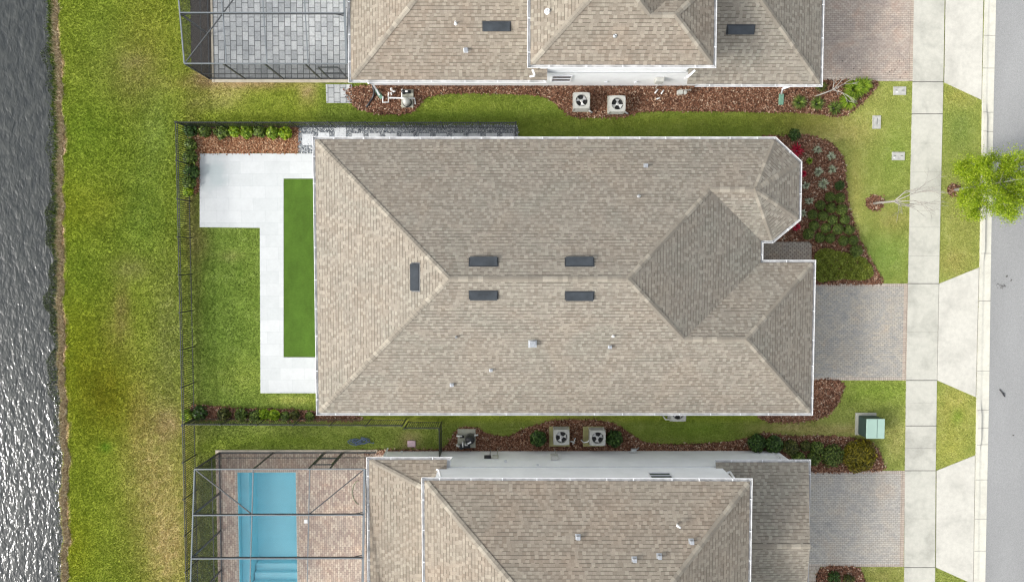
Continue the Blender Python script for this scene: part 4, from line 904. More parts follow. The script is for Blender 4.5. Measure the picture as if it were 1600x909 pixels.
# ------------------------------------------------------------------ equipment
def condenser(label, px, py, top=.78, rz=0.0, s=.78, ry=None):
    p = P(px, py, top); root = empty('air_conditioner', (p.x, p.y, .1), rz, label, 'air conditioner', 'air conditioning condensers beside the houses')
    hs = s / 2; t = top - .1
    mb = MB(); mb.box((0, 0, (t - .2) / 2 + .01), (s - .07, s - .07, t - .2)); mb.build('coil', M['acgrille'], root)
    mb = MB()
    for sx in (-1, 1):
        for sy in (-1, 1): mb.box((sx * (hs - .035), sy * (hs - .035), t / 2 - .02), (.07, .07, t - .06))
    for k in range(14):
        z = .05 + k * (t - .12) / 13
        for sgn in (-1, 1): mb.box((0, sgn * (hs - .012), z), (s - .14, .012, .012)); mb.box((sgn * (hs - .012), 0, z), (.012, s - .14, .012))
    mb.build('louver_guard', M['ac'], root)
    mb = MB(); N_ = 40; r = s * .37; z0, z1 = t - .04, t
    def sq(an):
        c_, s_ = math.cos(an), math.sin(an); k = (abs(c_) ** 7 + abs(s_) ** 7) ** (-1 / 7); return (c_ * k * hs, s_ * k * hs)
    for k in range(N_):
        a0, a1_ = 2 * math.pi * k / N_, 2 * math.pi * (k + 1) / N_
        o0, o1 = sq(a0), sq(a1_); i0, i1 = (r * math.cos(a0), r * math.sin(a0)), (r * math.cos(a1_), r * math.sin(a1_))
        mb.face([(*i0, z1), (*o0, z1), (*o1, z1), (*i1, z1)]); mb.face([(*o0, z0), (*o1, z0), (*o1, z1), (*o0, z1)]); mb.face([(*i1, z0 - .1), (*i0, z0 - .1), (*i0, z1), (*i1, z1)])
    mb.build('top_panel', M['ac'], root)
    mb = MB(); mb.lathe((0, 0, t - .16), [(0, 0), (r, 0)], 32); mb.build('fan_well', M['acdark'], root)
    mb = MB(); ph = random.uniform(0, 2)
    for k in range(3):
        an = ph + k * 2 * math.pi / 3; pts_ = []
        for rr, wid in ((.05, .22), (r * .55, .36), (r * .93, .46)):
            for sg_ in (-1, 1): aa = an + sg_ * wid * (1.0 if rr > .06 else 1.6); pts_.append((rr * math.cos(aa), rr * math.sin(aa), t - .10 + sg_ * .022))
        mb.face([pts_[0], pts_[2], pts_[3], pts_[1]], sm=True); mb.face([pts_[2], pts_[4], pts_[5], pts_[3]], sm=True)
    mb.lathe((0, 0, t - .12), [(.075, 0), (.075, .05), (.06, .065), (0, .065)], 16); mb.build('fan', M['acblade'], root)
    mb = MB()
    for i in range(1, 4):
        rr = r * i / 3.0; mb.tube([(rr * math.cos(a_), rr * math.sin(a_), t + .008) for a_ in np.linspace(0, 2 * math.pi, 25)], .0016, 4, cap=False)
    for k in range(4): an = k * math.pi / 2 + .4; mb.bar((0, 0, t + .01), (r * math.cos(an), r * math.sin(an), t + .005), .004)
    mb.build('fan_guard', M['acgrille'], root)
    return root
def pad(px0, py0, px1, py1, label, mat='pad', z=.09, name='concrete_pad'):
    a_, b_ = P(px0, py0, z), P(px1, py1, z); c_ = (a_ + b_) / 2; mb = MB(); mb.box((0, 0, z / 2), (abs(b_.x - a_.x), abs(b_.y - a_.y), z))
    return tag(mb.build(name, M[mat], bevel=.012, loc=(c_.x, c_.y, .02)), label, 'pad', 'concrete equipment pads')
pad(895, 146, 922, 175, 'concrete pad under the left fan unit beside the top house'); pad(949, 150, 977, 177, 'concrete pad under the right fan unit beside the top house')
pad(858, 666, 890, 697, 'yellow stained concrete pad under the left fan unit by the bottom house', 'padalgae'); pad(911, 666, 943, 697, 'part stained concrete pad under the right fan unit by the bottom house', 'padalgae')
condenser('grey fan unit near the white wall of the top house, left of two', 909, 157); condenser('grey fan unit near the white wall of the top house, right of two', 965, 162)
condenser('grey fan unit beside a dark shrub on a yellow stained pad', 877.5, 683); condenser('grey fan unit just right of the yellow stained pad pair, shrub on its right', 934, 684)
condenser('grey fan unit half hidden under the middle house gutter', 1060, 646); pad(1046, 628, 1071, 650, 'concrete pad below the middle house eave')
mb = MB(); mb.bar(P(918, 171, .2), P(925, 176, .12), .07, .06); mb.bar(P(973, 173, .2), P(981, 178, .12), .07, .06)
for (a_, b_, lab) in (((918, 171), (925, 176), 'white pipe sleeve at the corner of the left top fan unit'), ((973, 173), (981, 178), 'white pipe sleeve at the corner of the right top fan unit')):
    mb = MB(); mb.tube([P(*a_, .25), P(*b_, .08)], .04, 10); tag(mb.build('pipe_sleeve', M['whitepvc']), lab, 'pipe')
mb = MB(); mb.tube([P(898, 692, .1), P(896, 690, .3), P(891, 689, .35)], .03, 8); mb.tube([P(895, 694, .3), P(899, 684, .3)], .025, 8); tag(mb.build('line_set', M['whitepvc']), 'white bent refrigerant line between the two bottom fan units', 'pipe')
mb = MB(); mb.tube([P(908, 687, .05), P(912, 691, .2), P(918, 690, .3), P(921, 687, .35)], .03, 8); tag(mb.build('line_set', M['whitepvc']), 'pale curved refrigerant line crossing the stained pad', 'pipe')
mb = MB(); mb.tube([P(1036, 650, .1), P(1040, 655, .3), P(1047, 655, .35), P(1050, 651, .4)], .03, 8); tag(mb.build('line_set', M['whitepvc']), 'white line beside the fan unit under the middle gutter', 'pipe')
# pool equipment by the bottom house
pad(715, 670, 743, 699, 'square pale concrete pad carrying black pool pump and filter')
def eq(name, label, cat, build, mat, loc, parent=None, bevel=0):
    mb = MB(); build(mb); o = mb.build(name, mat, parent, bevel=bevel, loc=loc)
    return tag(o, label, cat) if parent is None else o
p = P(735, 683, .12); f = empty('pool_filter', (p.x, p.y, .11), 0, 'round black pool filter canister on the square pad', 'pool filter')
eq('tank', None, None, lambda m: m.lathe((0, 0, 0), [(.0, 0), (.2, 0), (.24, .08), (.24, .5), (.2, .62), (.1, .68), (0, .69)], 24), M['black'], (0, 0, 0), f)
eq('clamp_band', None, None, lambda m: m.lathe((0, 0, .36), [(.24, 0), (.262, .01), (.262, .05), (.24, .06)], 24), M['acgrille'], (0, 0, 0), f)
eq('label_plate', None, None, lambda m: m.box((-.02, -.1, .69), (.2, .07, .012), .5), M['whitepvc'], (0, 0, 0), f)
p = P(722, 696, .12); f = empty('pool_pump', (p.x, p.y, .11), 0, 'black pool pump lying along the lower edge of the pad', 'pool pump')
eq('motor', None, None, lambda m: m.tube([(0, 0, .16), (.42, .03, .16)], .10, 16), M['black'], (0, 0, 0), f)
eq('strainer', None, None, lambda m: m.lathe((-.02, 0, 0), [(0, 0), (.11, 0), (.12, .3), (.09, .34), (0, .34)], 18), M['black'], (0, 0, 0), f)
eq('motor_foot', None, None, lambda m: m.box((.25, .02, .03), (.2, .16, .06)), M['black'], (0, 0, 0), f)
p = P(719, 681, .12)
eq('salt_chlorinator', 'small black chlorinator with white cap on the square pad', 'pool equipment', lambda m: (m.tube([(0, 0, .2), (.22, .02, .2)], .06, 12), m.box((.1, 0, .08), (.12, .1, .16))), M['black'], (p.x, p.y, .11))
for i, (pts_, lab) in enumerate((([(714, 681), (722, 681)], 'short white plumbing stub left of the chlorinator'), ([(714, 696), (718, 697)], 'short white plumbing stub left of the pool pump'), ([(742, 680), (747, 679)], 'white plumbing stub right of the black filter'), ([(723, 692), (723, 698)], 'white vertical pipe across the pool pump'), ([(727, 695), (731, 695)], 'small white union fitting on the pool pump'))):
    mb = MB(); q = [P(x, y, .42) for x, y in pts_]; mb.tube([Vector((q[0].x, q[0].y, .1)), q[0], q[-1]], .04, 10); tag(mb.build('pvc_pipe', M['whitepvc']), lab, 'pipe')
# pool equipment by the top house
pad(627, 140, 646, 153, 'upper of two small concrete pads beside the top house'); pad(627, 154, 646, 168, 'lower of two small concrete pads beside the top house')
p = P(634, 144, .2); f = empty('pool_pump', (p.x, p.y, .11), 0, 'black pump with white fitting on the upper small pad', 'pool pump')
eq('motor', None, None, lambda m: m.tube([(-.1, 0, .14), (.26, 0, .14)], .09, 14), M['black'], (0, 0, 0), f)
eq('strainer', None, None, lambda m: m.lathe((-.1, -.02, 0), [(0, 0), (.09, 0), (.1, .26), (0, .28)], 14), M['black'], (0, 0, 0), f)
eq('union', None, None, lambda m: m.box((.06, -.01, .26), (.12, .07, .05)), M['whitepvc'], (0, 0, 0), f)
p = P(636, 160, .2); f = empty('pool_filter', (p.x, p.y, .11), 0, 'small grey dome topped filter on the lower small pad', 'pool filter')
eq('tank', None, None, lambda m: m.lathe((0, 0, 0), [(0, 0), (.17, 0), (.19, .08), (.19, .34), (.13, .45), (0, .48)], 20), M['ac'], (0, 0, 0), f)
eq('base_ring', None, None, lambda m: m.lathe((0, 0, .0), [(.18, 0), (.23, .0), (.23, .06), (.18, .08)], 20), M['black'], (0, 0, 0), f)
def pipes(lines, lab, z=.3, r=.032):
    mb = MB()
    for ln in lines: mb.tube([P(x, y, z) for x, y in ln], r, 8)
    for ln in lines: x, y = ln[0]; mb.tube([P(x, y, z), Vector((P(x, y, z).x, P(x, y, z).y, .03))], r, 8)
    return tag(mb.build('pvc_pipe', M['whitepvc']), lab, 'pipe')
pipes([[(609, 153), (648, 154), (649, 163)], [(628, 140), (628, 154)]], 'white pipe run crossing both small pads by the top house')
pipes([[(598, 152), (598, 160), (607, 160), (607, 151)]], 'white u shaped pipe on the mulch left of the small pads')
pipes([[(611, 138), (611, 142)], [(607, 145), (607, 150)], [(611, 145), (612, 149)], [(614, 143), (618, 143)]], 'cluster of short white valve stubs on the mulch')
mb = MB(); p = P(611, 139, .45); mb.lathe(p, [(0, .03), (.05, .0), (.05, -.3), (0, -.42)], 12); tag(mb.build('valve', M['whitepvc']), 'round white valve cap nearest the wall above the pipe stubs', 'valve')
# transformer
p = P(1356, 663, 0); tr = empty('utility_transformer', (p.x, p.y, 0), 0, 'pale green utility transformer box on the front lawn', 'transformer')
p_a, p_b = P(1354, 654, .92), P(1382, 685, .92); cx, cy = (p_a.x + p_b.x) / 2 - p.x, (p_a.y + p_b.y) / 2 - p.y; sx, sy = p_b.x - p_a.x, p_a.y - p_b.y
eq('base_pad', None, None, lambda m: m.box((cx - .04, cy + .04, .04), (sx + .14, sy + .14, .10)), M['pad'], (0, 0, 0), tr, .02)
eq('cabinet', None, None, lambda m: m.box((cx, cy, .49), (sx - .04, sy - .04, .80)), M['transdark'], (0, 0, 0), tr, .02)
eq('lid', None, None, lambda m: m.box((cx, cy, .91), (sx, sy, .05)), M['transformer'], (0, 0, 0), tr, .025)
eq('lid_seam', None, None, lambda m: m.box((cx + sx * .08, cy, .938), (.018, sy - .08, .006)), M['transdark'], (0, 0, 0), tr)
# meter boxes
def meter(px, py, w, h, label, marks):
    p = P(px, py, .05); root = empty('meter_box', (p.x, p.y, .0), 0, label, 'meter box', 'utility meter boxes in the front lawn')
    eq('collar', None, None, lambda m: [m.box(c_, d_) for c_, d_ in (((0, h / 2, .02), (w + .03, .03, .07)), ((0, -h / 2, .02), (w + .03, .03, .07)), ((w / 2, 0, .02), (.03, h - .03, .07)), ((-w / 2, 0, .02), (.03, h - .03, .07)))], M['lid'], (0, 0, 0), root, .006)
    eq('lid', None, None, lambda m: m.box((0, 0, .03), (w - .04, h - .04, .03)), M['lid'], (0, 0, 0), root, .01)
    for k, (x, y, a_, b_, dark) in enumerate(marks): eq('reading_hatch' if dark else 'cap', None, None, lambda m: m.box((x, y, .05), (a_, b_, .008)), M['acgrille' if dark else 'whitepvc'], (0, 0, 0), root)
meter(1406, 142, .60, .38, 'pale rectangular meter box just below the rose driveway', [(-.17, .03, .10, .03, 1), (.17, .02, .12, .03, 1), (-.14, -.06, .09, .05, 0)])
meter(1370, 191, .38, .62, 'upright rectangular meter box set apart from the sidewalk', [(.02, .05, .025, .32, 1)])
meter(1404, 244, .60, .38, 'pale rectangular meter box nearest the bare tree', [(-.17, .02, .10, .03, 1), (.17, .02, .12, .03, 1), (-.22, -.08, .06, .05, 0)])
p = P(643, 693, .05); eq('access_lid', 'faded pink square access lid on dirt by the bottom wall', 'access lid', lambda m: m.box((0, 0, .04), (.42, .34, .08)), M['pink'], (p.x, p.y, 0), None, .05)
# wall boxes
def wallbox(px, py, z, w, h, d, lab, mat='ac', sgn=1, y=None):
    p = P(px, py, z); yy_ = (y if y is not None else p.y); mb = MB(); mb.box((0, 0, 0), (w, d, h)); mb.box((0, sgn * d / 2, .0), (w * .6, .03, h * .5)); mb.tube([(w * .3, 0, -h / 2), (w * .3, 0, -z + .05)], .018, 8)
    return mb.build('electric_box', M[mat], bevel=.01, loc=(p.x, yy_ + sgn * (d / 2 + .005), z)), lab
for a_ in ((1030, 129, 1.45, .38, .5, .2, 'grey electric meter box on the south wall of the top house', 'ac', -1, yw), (866, 714, 1.4, .36, .5, .18, 'grey electric meter box on the bottom house wall', 'ac', 1, yw2), (774, 714, 1.3, .3, .28, .12, 'cream control box on the bottom house wall', 'pad', 1, yw2), (762, 714, 1.3, .34, .2, .12, 'black timer box on the bottom house wall', 'black', 1, yw2)):
    o, lab = wallbox(*a_); tag(o, lab, 'electric box')
mb = MB(); p = P(990, 703, .5); mb.box((0, 0, 0), (.26, .16, .2)); mb.tube([(-.25, -.1, .0), (.2, .08, .02), (.28, .1, -.15)], .03, 8); tag(mb.build('gas_meter', M['galv'], bevel=.02, loc=(p.x, p.y, .5)), 'small grey gas meter with bent pipe on mulch by the bottom wall', 'gas meter')
mb = MB(); p = P(1066, 145, .45); mb.box((-.12, 0, 0), (.26, .18, .22)); mb.lathe((.14, 0, 0), [(0, -.1), (.09, -.08), (.09, .08), (0, .1)], 14); mb.tube([(-.2, .1, .1), (.42, .1, .1)], .02, 8); tag(mb.build('gas_meter', M['ac'], bevel=.02, loc=(p.x, p.y, .45)), 'grey gas meter on mulch near the wall of the top house', 'gas meter')
for i, (q, lab) in enumerate((([(1023, 146), (1028, 140)], 'leftmost white pipe stub beside the electric meter'), ([(1026, 155), (1031, 153)], 'lowest white pipe stub in the mulch below the electric meter'), ([(1033, 147), (1037, 141)], 'right white pipe stub directly under the electric meter'))):
    mb = MB(); mb.tube([P(x, y, .15) for x, y in q], .035, 8); tag(mb.build('pipe_stub', M['whitepvc']), lab, 'pipe')
for nm, parent, px, py, z, y, s_ in (('wall_vent', ht, 947, 133, .9, yw, -1), ('wall_vent', ht, 993, 133, .9, yw, -1), ('wall_vent', ht, 637, 134, 1.1, yw, -1), ('wall_vent', hb, 790, 722, 1.9, yw2, 1), ('wall_vent', hb, 628, 708, .3, yw2, 1), ('wall_vent', hb, 840, 731, 2.55, yw2, 1)):
    q = P(px, py, z); mb = MB(); mb.box((q.x, y + s_ * .04, z), (.12, .08, .10)); rel(mb.build(nm, M['trim'], bevel=.01), parent)
# stepping stones
ss = [(481, 218, 1)] + [(506 + 0 * i, 214, 0) for i in range(1)] + [(532, 207, 1)]
stones = [(481, 218, 18, 18), (506, 209.5, 18, 9), (532, 207, 18, 16)] + [(559 + 26.1 * i, 213, 18, 10) for i in range(10)]
ordn = 'first second third fourth fifth sixth seventh eighth ninth tenth'.split()
proto = None
for i, (x, y, w_, h_) in enumerate(stones):
    q = P(x, y, .05); mb = MB(); s_ = .56
    if proto is None: mb.box((0, 0, 0), (s_, s_, .05)); o = mb.build('stepping_stone', M['stepstone'], bevel=.012); proto = o
    else: o = proto.copy(); COL.objects.link(o)
    yy_ = q.y if i in (0, 2) else P(x, 207.8 + (1 if i > 2 else 0), .05).y - s_ / 2 + .02
    o.location = (q.x, yy_, .033)
    lab = 'square white stepping stone between patio tiles and gravel corner' if i == 0 else 'white stepping stone at the roof corner on the gravel' if i == 1 else 'white stepping stone set forward of its row on the gravel' if i == 2 else f'white stepping stone half under the gutter, {ordn[i - 3]} right of the forward stone'
    tag(o, lab, 'stepping stone', 'stepping stones along the gravel strip')
# hoses and small litter
def curl(n_, x0, y0, x1, y1, z, amp, seed):
    r_ = random.Random(seed); pts_ = []
    for i in range(n_):
        t = i / (n_ - 1); pts_.append(P(x0 + (x1 - x0) * t + math.sin(t * 31 + seed) * amp * 1.3, y0 + (y1 - y0) * t + math.cos(t * 23 + seed) * amp, z + .02 * r_.random()))
    return pts_
mb = MB(); mb.tube(curl(90, 547, 692, 580, 688, .05, 4.0, 3), .022, 6); mb.tube(curl(50, 550, 691, 572, 687, .08, 4.5, 8), .022, 6); tag(mb.build('garden_hose', M['hose']), 'tangled blue grey hose lying on the shaded lawn strip', 'hose')
mb = MB(); mb.tube([P(562 - 10 * math.sin(t) * (1 + .1 * t), 770 - 20 * math.cos(t * .9), .07) for t in np.linspace(.2, 3.0, 24)], .015, 6); tag(mb.build('garden_hose', M['ghose']), 'thin pale green hose curving on the brick pool deck', 'hose')
p = P(478, 814, .06); eq('skimmer_lid', 'small white square lid beside the pool', 'lid', lambda m: m.box((0, 0, .0), (.18, .2, .02)), M['whitepvc'], (p.x, p.y, .062), None, .01)
mb = MB(); mb.tube([P(1562, 608, .03), P(1566, 613, .05), P(1570, 619, .03)], .03, 6); mb.tube([P(1566, 613, .04), P(1571, 615, .03)], .012, 5); tag(mb.build('stick', M['black']), 'short dark stick lying on the asphalt', 'stick')

r = np.random.default_rng(8); V_ = []
for cx_, cy_, sx_, n_ in ((1564, 446, 3.0, 22), (1573, 432, 1.5, 6), (1580, 438, 1.0, 4), (1583, 680, .6, 3), (1398, 112, 8, 16), (1350, 122, 14, 12), (1410, 95, 5, 6)):
    for k in range(n_):
        q = P(cx_ + r.normal() * sx_, cy_ + r.normal() * sx_ * .7, .04); t = r.uniform(0, 6.28); a_ = Vector((math.cos(t), math.sin(t), .1)) * r.uniform(.012, .032); b_ = Vector((-a_.y, a_.x, .01)) * .6
        V_ += [q - a_ - b_, q + a_ - b_, q + a_ + b_, q - a_ + b_]
tag(fast_mesh('leaf_litter', np.array([tuple(v) for v in V_]), 4, M['dirt']), 'scattered dark leaf litter and crumbs on road and driveway', 'litter', None, 'stuff')

# ------------------------------------------------------------------ plants
def leafcloud(n_, rad, size, seed, shape='ball', flat=1.0, up=0.35, zc=0.0, pts=None, asp=1.7):
    r = np.random.default_rng(seed)
    if pts is None:
        d = r.normal(size=(n_, 3)); d /= np.linalg.norm(d, axis=1)[:, None]
        if shape == 'dome': d[:, 2] = np.abs(d[:, 2])
        rr = r.uniform(.72, 1.03, n_) if shape != 'fill' else r.uniform(0, 1, n_) ** (1 / 3)
        lump = 1 + .10 * np.sin(d[:, 0] * 5 + seed) * np.cos(d[:, 1] * 4 + seed * 2)
        c_ = d * (rr * lump)[:, None] * np.array(rad); nrm = d + r.normal(size=(n_, 3)) * .55
    else: c_ = pts; nrm = r.normal(size=(len(pts), 3)); n_ = len(pts)
    nrm[:, 2] += up; nrm /= np.linalg.norm(nrm, axis=1)[:, None]
    t = r.normal(size=(n_, 3)); t -= (t * nrm).sum(1)[:, None] * nrm; t /= np.linalg.norm(t, axis=1)[:, None]; b_ = np.cross(nrm, t)
    sz = (size * r.uniform(.6, 1.35, n_))[:, None]
    q = np.stack([c_ - t * sz * asp / 2, c_ - b_ * sz / 2 + nrm * sz * .12, c_ + t * sz * asp / 2, c_ + b_ * sz / 2 + nrm * sz * .12], 1).reshape(-1, 3)
    q[:, 2] += zc; return q
MESHES = {}
def shrub(px, py, r, mat, label, group=None, h=None, n_=420, size=.05, seed=None, name='shrub', cat='shrub', key=None, zf=.5, stems=True):
    h = h or r * 1.5; k = key or (round(r, 2), mat, seed)
    q = P(px, py, h * zf); root = empty(name, (q.x, q.y, .03), random.uniform(0, 6), label, cat, group)
    if k not in MESHES:
        V_ = leafcloud(n_, (r, r, h / 2), size, (seed or 1) * 7 + 3, zc=h / 2); V2_ = leafcloud(n_ // 3, (r * .7, r * .7, h * .38), size, (seed or 1) * 5 + 1, shape='fill', zc=h / 2)
        o = fast_mesh('foliage', np.concatenate([V_, V2_]), 4, M[mat]); MESHES[k] = o.data
        mb = MB()
        for i in range(5): a_ = i * 1.26; mb.tube([(0, 0, 0), (math.cos(a_) * r * .35, math.sin(a_) * r * .35, h * .3), (math.cos(a_) * r * .6, math.sin(a_) * r * .6, h * .6)], .012, 5, r1=.005)
        s_ = mb.build('stem', M['bark']); MESHES[(k, 's')] = s_.data; o.parent = root; s_.parent = root
    else:
        for nm, d_ in (('foliage', MESHES[k]), ('stem', MESHES[(k, 's')])): o = bpy.data.objects.new(nm, d_); COL.objects.link(o); o.parent = root
    return root
cl = [(460, 350), (408, 412), (462, 418), (356, 458), (412, 472), (472, 482), (312, 508), (370, 515), (422, 538), (488, 535), (320, 568), (385, 582), (452, 588), (512, 592), (290, 615), (352, 635), (408, 638), (480, 650), (535, 648), (552, 706)]
clab = ['topmost dark spiky round shrub in the front bed', 'round green shrub just left below the topmost dark one', 'round green shrub directly below the topmost dark one', 'round green shrub below the last silvery plant, start of the clipped group', 'round green shrub right of the group\'s upper left ball', 'larger round shrub on the right edge, third down the lawn side', 'round green ball nearest the angled roof edge', 'round green shrub in the middle, right of the ball nearest the roof', 'round green shrub in the group\'s centre, above the large centre ball', 'round green shrub on the lawn edge, fourth down', 'round green ball above the dark lower left corner ball', 'round green shrub left of the large centre ball', 'large round shrub at the lower centre of the clipped group', 'round green shrub on the lawn edge, fifth down', 'darkest round ball at the lower left corner, by the porch paving', 'bottom row round shrub next to the dark corner ball', 'bottom row round shrub, middle of the row', 'bottom row larger round shrub right of the middle', 'bottom row round shrub at the lawn edge', 'largest round shrub, alone at the lower right below the group']
for i, (x, y) in enumerate(cl):
    r = {0: .24, 5: .28, 12: .28, 14: .28, 17: .26, 19: .32}.get(i, .25)
    shrub(1180 + x * .286, 190 + y * .286, r * 1.0, 'lf_dark' if i in (0,) else 'lf_round', clab[i], 'clipped round shrubs in the front bed', seed=i % 3 + 1, n_=1500, size=.028, h=r * 1.7)
def rosette(px, py, r, n_, mat, label, cat='plant', group=None, w=.045, h=.3, seed=1, name='spiky_plant', lift=.5):
    q = P(px, py, h * .5); root = empty(name, (q.x, q.y, .03), seed * 1.3, label, cat, group); rr = random.Random(seed); V_ = []
    for i in range(n_):
        a_ = rr.uniform(0, 6.283); L = r * rr.uniform(.55, 1.05); el = rr.uniform(.1, 1.0); ww = w * rr.uniform(.7, 1.2); c_, s_ = math.cos(a_), math.sin(a_)
        p0 = Vector((c_ * .02, s_ * .02, .02)); p1 = Vector((c_ * L * .5, s_ * L * .5, h * (.3 + el * lift))); p2 = Vector((c_ * L, s_ * L, h * el * .8)); sd_ = Vector((-s_, c_, 0)) * ww / 2
        V_ += [p0 - sd_ * .6, p0 + sd_ * .6, p1 + sd_, p1 - sd_, p1 - sd_, p1 + sd_, p2 + sd_ * .08, p2 - sd_ * .08]
    o = fast_mesh('leaves', np.array([tuple(v) for v in V_]), 4, M[mat]); o.parent = root
    mb = MB(); mb.lathe((0, 0, 0), [(0, 0), (.04, 0), (.03, .08), (0, .1)], 8); mb.build('crown_base', M['bark'], root); return root
for i, (x, y, r, m_, lab) in enumerate(((340, 155, .24, 'lf_silver', 'pale green leafy plant nearest the top of the front bed'), (416, 190, .26, 'lf_silver', 'silvery plant at the upper right lawn side of the bed'), (295, 215, .2, 'lf_fern', 'small bright green plant near the upper crimson plant'), (345, 275, .26, 'lf_silver', 'silvery plant in the middle of the bare mulch'), (420, 262, .26, 'lf_silver', 'silvery plant on the right, second down the lawn side'), (275, 350, .24, 'lf_silver', 'silvery plant touching the roof edge, middle height'), (370, 340, .32, 'lf_silver', 'largest silvery plant with spreading leaves'), (295, 435, .24, 'lf_silver', 'silvery plant just above the clipped ball group'), (262, 500, .22, 'lf_silver', 'grey green plant half hidden by the gutter, left of the ball group'), (230, 160, .42, 'lf_red', 'crimson spiky plant at the upper angled roof corner'), (262, 285, .2, 'lf_red', 'dark crimson plant peeking from under the east gutter'), (222, 575, .28, 'lf_red', 'crimson spiky plant by the lower angled gutter'))):
    rosette(1180 + x * .286, 190 + y * .286, r, 46 if 'silver' in m_ else 60, m_, lab, 'plant', 'spiky plants in the front mulch bed', .07 if 'silver' in m_ else .05, .32, i + 2)
shrub(1241, 211, .3, 'lf_dark', 'dark low foliage at the roof corner behind the crimson plant', None, seed=5)
# top bed plants
for i, (x, y, lab) in enumerate(((1249, 160, 'rounded grassy clump, leftmost of three under the top driveway'), (1277, 162, 'rounded grassy clump, middle of three under the top driveway'), (1304, 169, 'rounded grassy clump, rightmost of three under the top driveway'))):
    rosette(x, y, .42, 170, 'lf_mid', lab, 'grass clump', 'grassy clumps in the top bed', .03, .35, i + 31, 'grass_clump')
rosette(1283, 136, .35, 110, 'lf_olive', 'mottled green clump against the rose driveway edge', 'grass clump', None, .04, .3, 51, 'grass_clump')
for i, (x, y, r, lab) in enumerate(((1335, 140, .62, 'big bright yellow green fern mound touching the rose driveway'), (1348, 134, .5, 'bright yellow green fern at the outer tip of the top bed'), (1326, 158, .5, 'yellow green fern at the lower end of the top bed'))):
    rosette(x, y, r, 260, 'lf_fern', lab, 'fern', 'bright ferns in the top bed', .045, .5, i + 61, 'fern')
# ground cover
def cover(poly, n_, h, size, mat, name, seed):
    r = np.random.default_rng(seed); xs_ = [p[0] for p in poly]; ys_ = [p[1] for p in poly]; x = r.uniform(min(xs_), max(xs_), n_ * 2); y = r.uniform(min(ys_), max(ys_), n_ * 2); k = inpoly(x, y, poly); x, y = x[k][:n_], y[k][:n_]
    cx_, cy_ = np.mean(xs_), np.mean(ys_)
    p0 = np.array(P(0, 0, 0)[:2]); wx = np.array([P(a_, b_, h * .5)[:2] for a_, b_ in zip(x, y)])
    z = h * (.55 + .35 * np.sin(x * .35 + seed) * np.cos(y * .3) + .2 * r.uniform(-1, 1, len(x)))
    pts_ = np.concatenate([wx, np.clip(z, .03, None)[:, None]], 1); V_ = leafcloud(0, None, size, seed + 1, pts=pts_, up=1.2)
    return fast_mesh(name, V_, 4, M[mat])
GC = smooth([(1275, 396), (1290, 388), (1312, 393), (1335, 398), (1352, 404), (1363, 418), (1362, 432), (1345, 438), (1320, 436), (1300, 438), (1280, 440), (1272, 425)], 3)
tag(cover(GC, 9000, .26, .05, 'lf_cover', 'ground_cover', 4), 'low spreading green ground cover between the clipped shrubs and driveway', 'ground cover', None, 'stuff')
for i, (x, y, r, m_, lab) in enumerate(((1183, 692, .46, 'lf_dark', 'dark large leafed shrub, leftmost in the lower front bed'), (1209, 694, .44, 'lf_dark', 'dark large leafed shrub, second from left in the lower front bed'), (1235, 698, .40, 'lf_olive', 'rounded olive shrub left of the transformer, upper row'), (1258, 696, .26, 'lf_olive', 'small olive shrub between two rounder ones, upper row'), (1276, 699, .34, 'lf_round', 'round clipped shrub in the upper row nearest the transformer'), (1248, 716, .34, 'lf_mid', 'yellow green leafed shrub touching the garage gutter corner'), (1271, 716, .34, 'lf_round', 'round shrub directly right of the garage gutter corner'), (1300, 712, .60, 'lf_round', 'biggest rounded green shrub beside the lower driveway'), (1342, 711, .86, 'lf_gold', 'wide golden green shrub mass beside the lower driveway'))):
    shrub(x, y, r, m_, lab, 'shrubs in the lower front bed', seed=i + 11, n_=int(900 * r / .4) if m_ != 'lf_gold' else 4200, size=.075 if m_ == 'lf_dark' else .055, h=min(r * 1.5, .62))
shrub(841, 685, .40, 'lf_dark', 'dark leafy shrub left of the bottom fan units', 'dark shrubs by the fan units', seed=21, n_=700, size=.08, h=.65); shrub(960, 685, .42, 'lf_dark', 'dark leafy shrub right of the bottom fan units', 'dark shrubs by the fan units', seed=22, n_=700, size=.08, h=.65)
shrub(1303, 902, .34, 'lf_dark', 'dark round shrub at the bottom edge beside the lowest driveway', None, seed=23, n_=500); shrub(1326, 905, .3, 'lf_olive', 'brownish green low shrub at the bottom edge next to the lawn', None, seed=24, n_=300)
for i, (x, y, r, m_, lab) in enumerate(((298, 203, .34, 'lf_dark', 'dark green shrub in the fence corner of the orange mulch bed'), (320, 205, .32, 'lf_mid', 'green shrub second from the fence corner, upper row'), (346, 206, .38, 'lf_mid', 'green shrub third from the fence corner, upper row'), (366, 205, .3, 'lf_yellow', 'bright yellow green shrub fourth in the upper row'), (386, 206, .32, 'lf_fern', 'light green shrub fifth in the upper row'), (406, 205, .32, 'lf_mid', 'green shrub sixth in the upper row'), (426, 207, .32, 'lf_fern', 'light green shrub seventh in the upper row'), (446, 208, .32, 'lf_yellow', 'yellow green shrub at the gravel end of the upper row'),
                                        (298, 226, .30, 'lf_mid', 'green shrub below the fence corner, beside the west pickets'), (297, 246, .36, 'lf_mid', 'green shrub beside the upper left patio corner'), (299, 268, .38, 'lf_dark', 'dark green shrub midway down the patio side bed'), (296, 285, .34, 'lf_mid', 'green shrub near the lower end of the patio side bed'), (294, 299, .24, 'lf_yellow', 'small yellow shrub ending the patio side bed'))):
    shrub(x, y, r, m_, lab, 'shrubs inside the upper fence corner', seed=i + 31, n_=320, size=.085, h=r * 1.3)
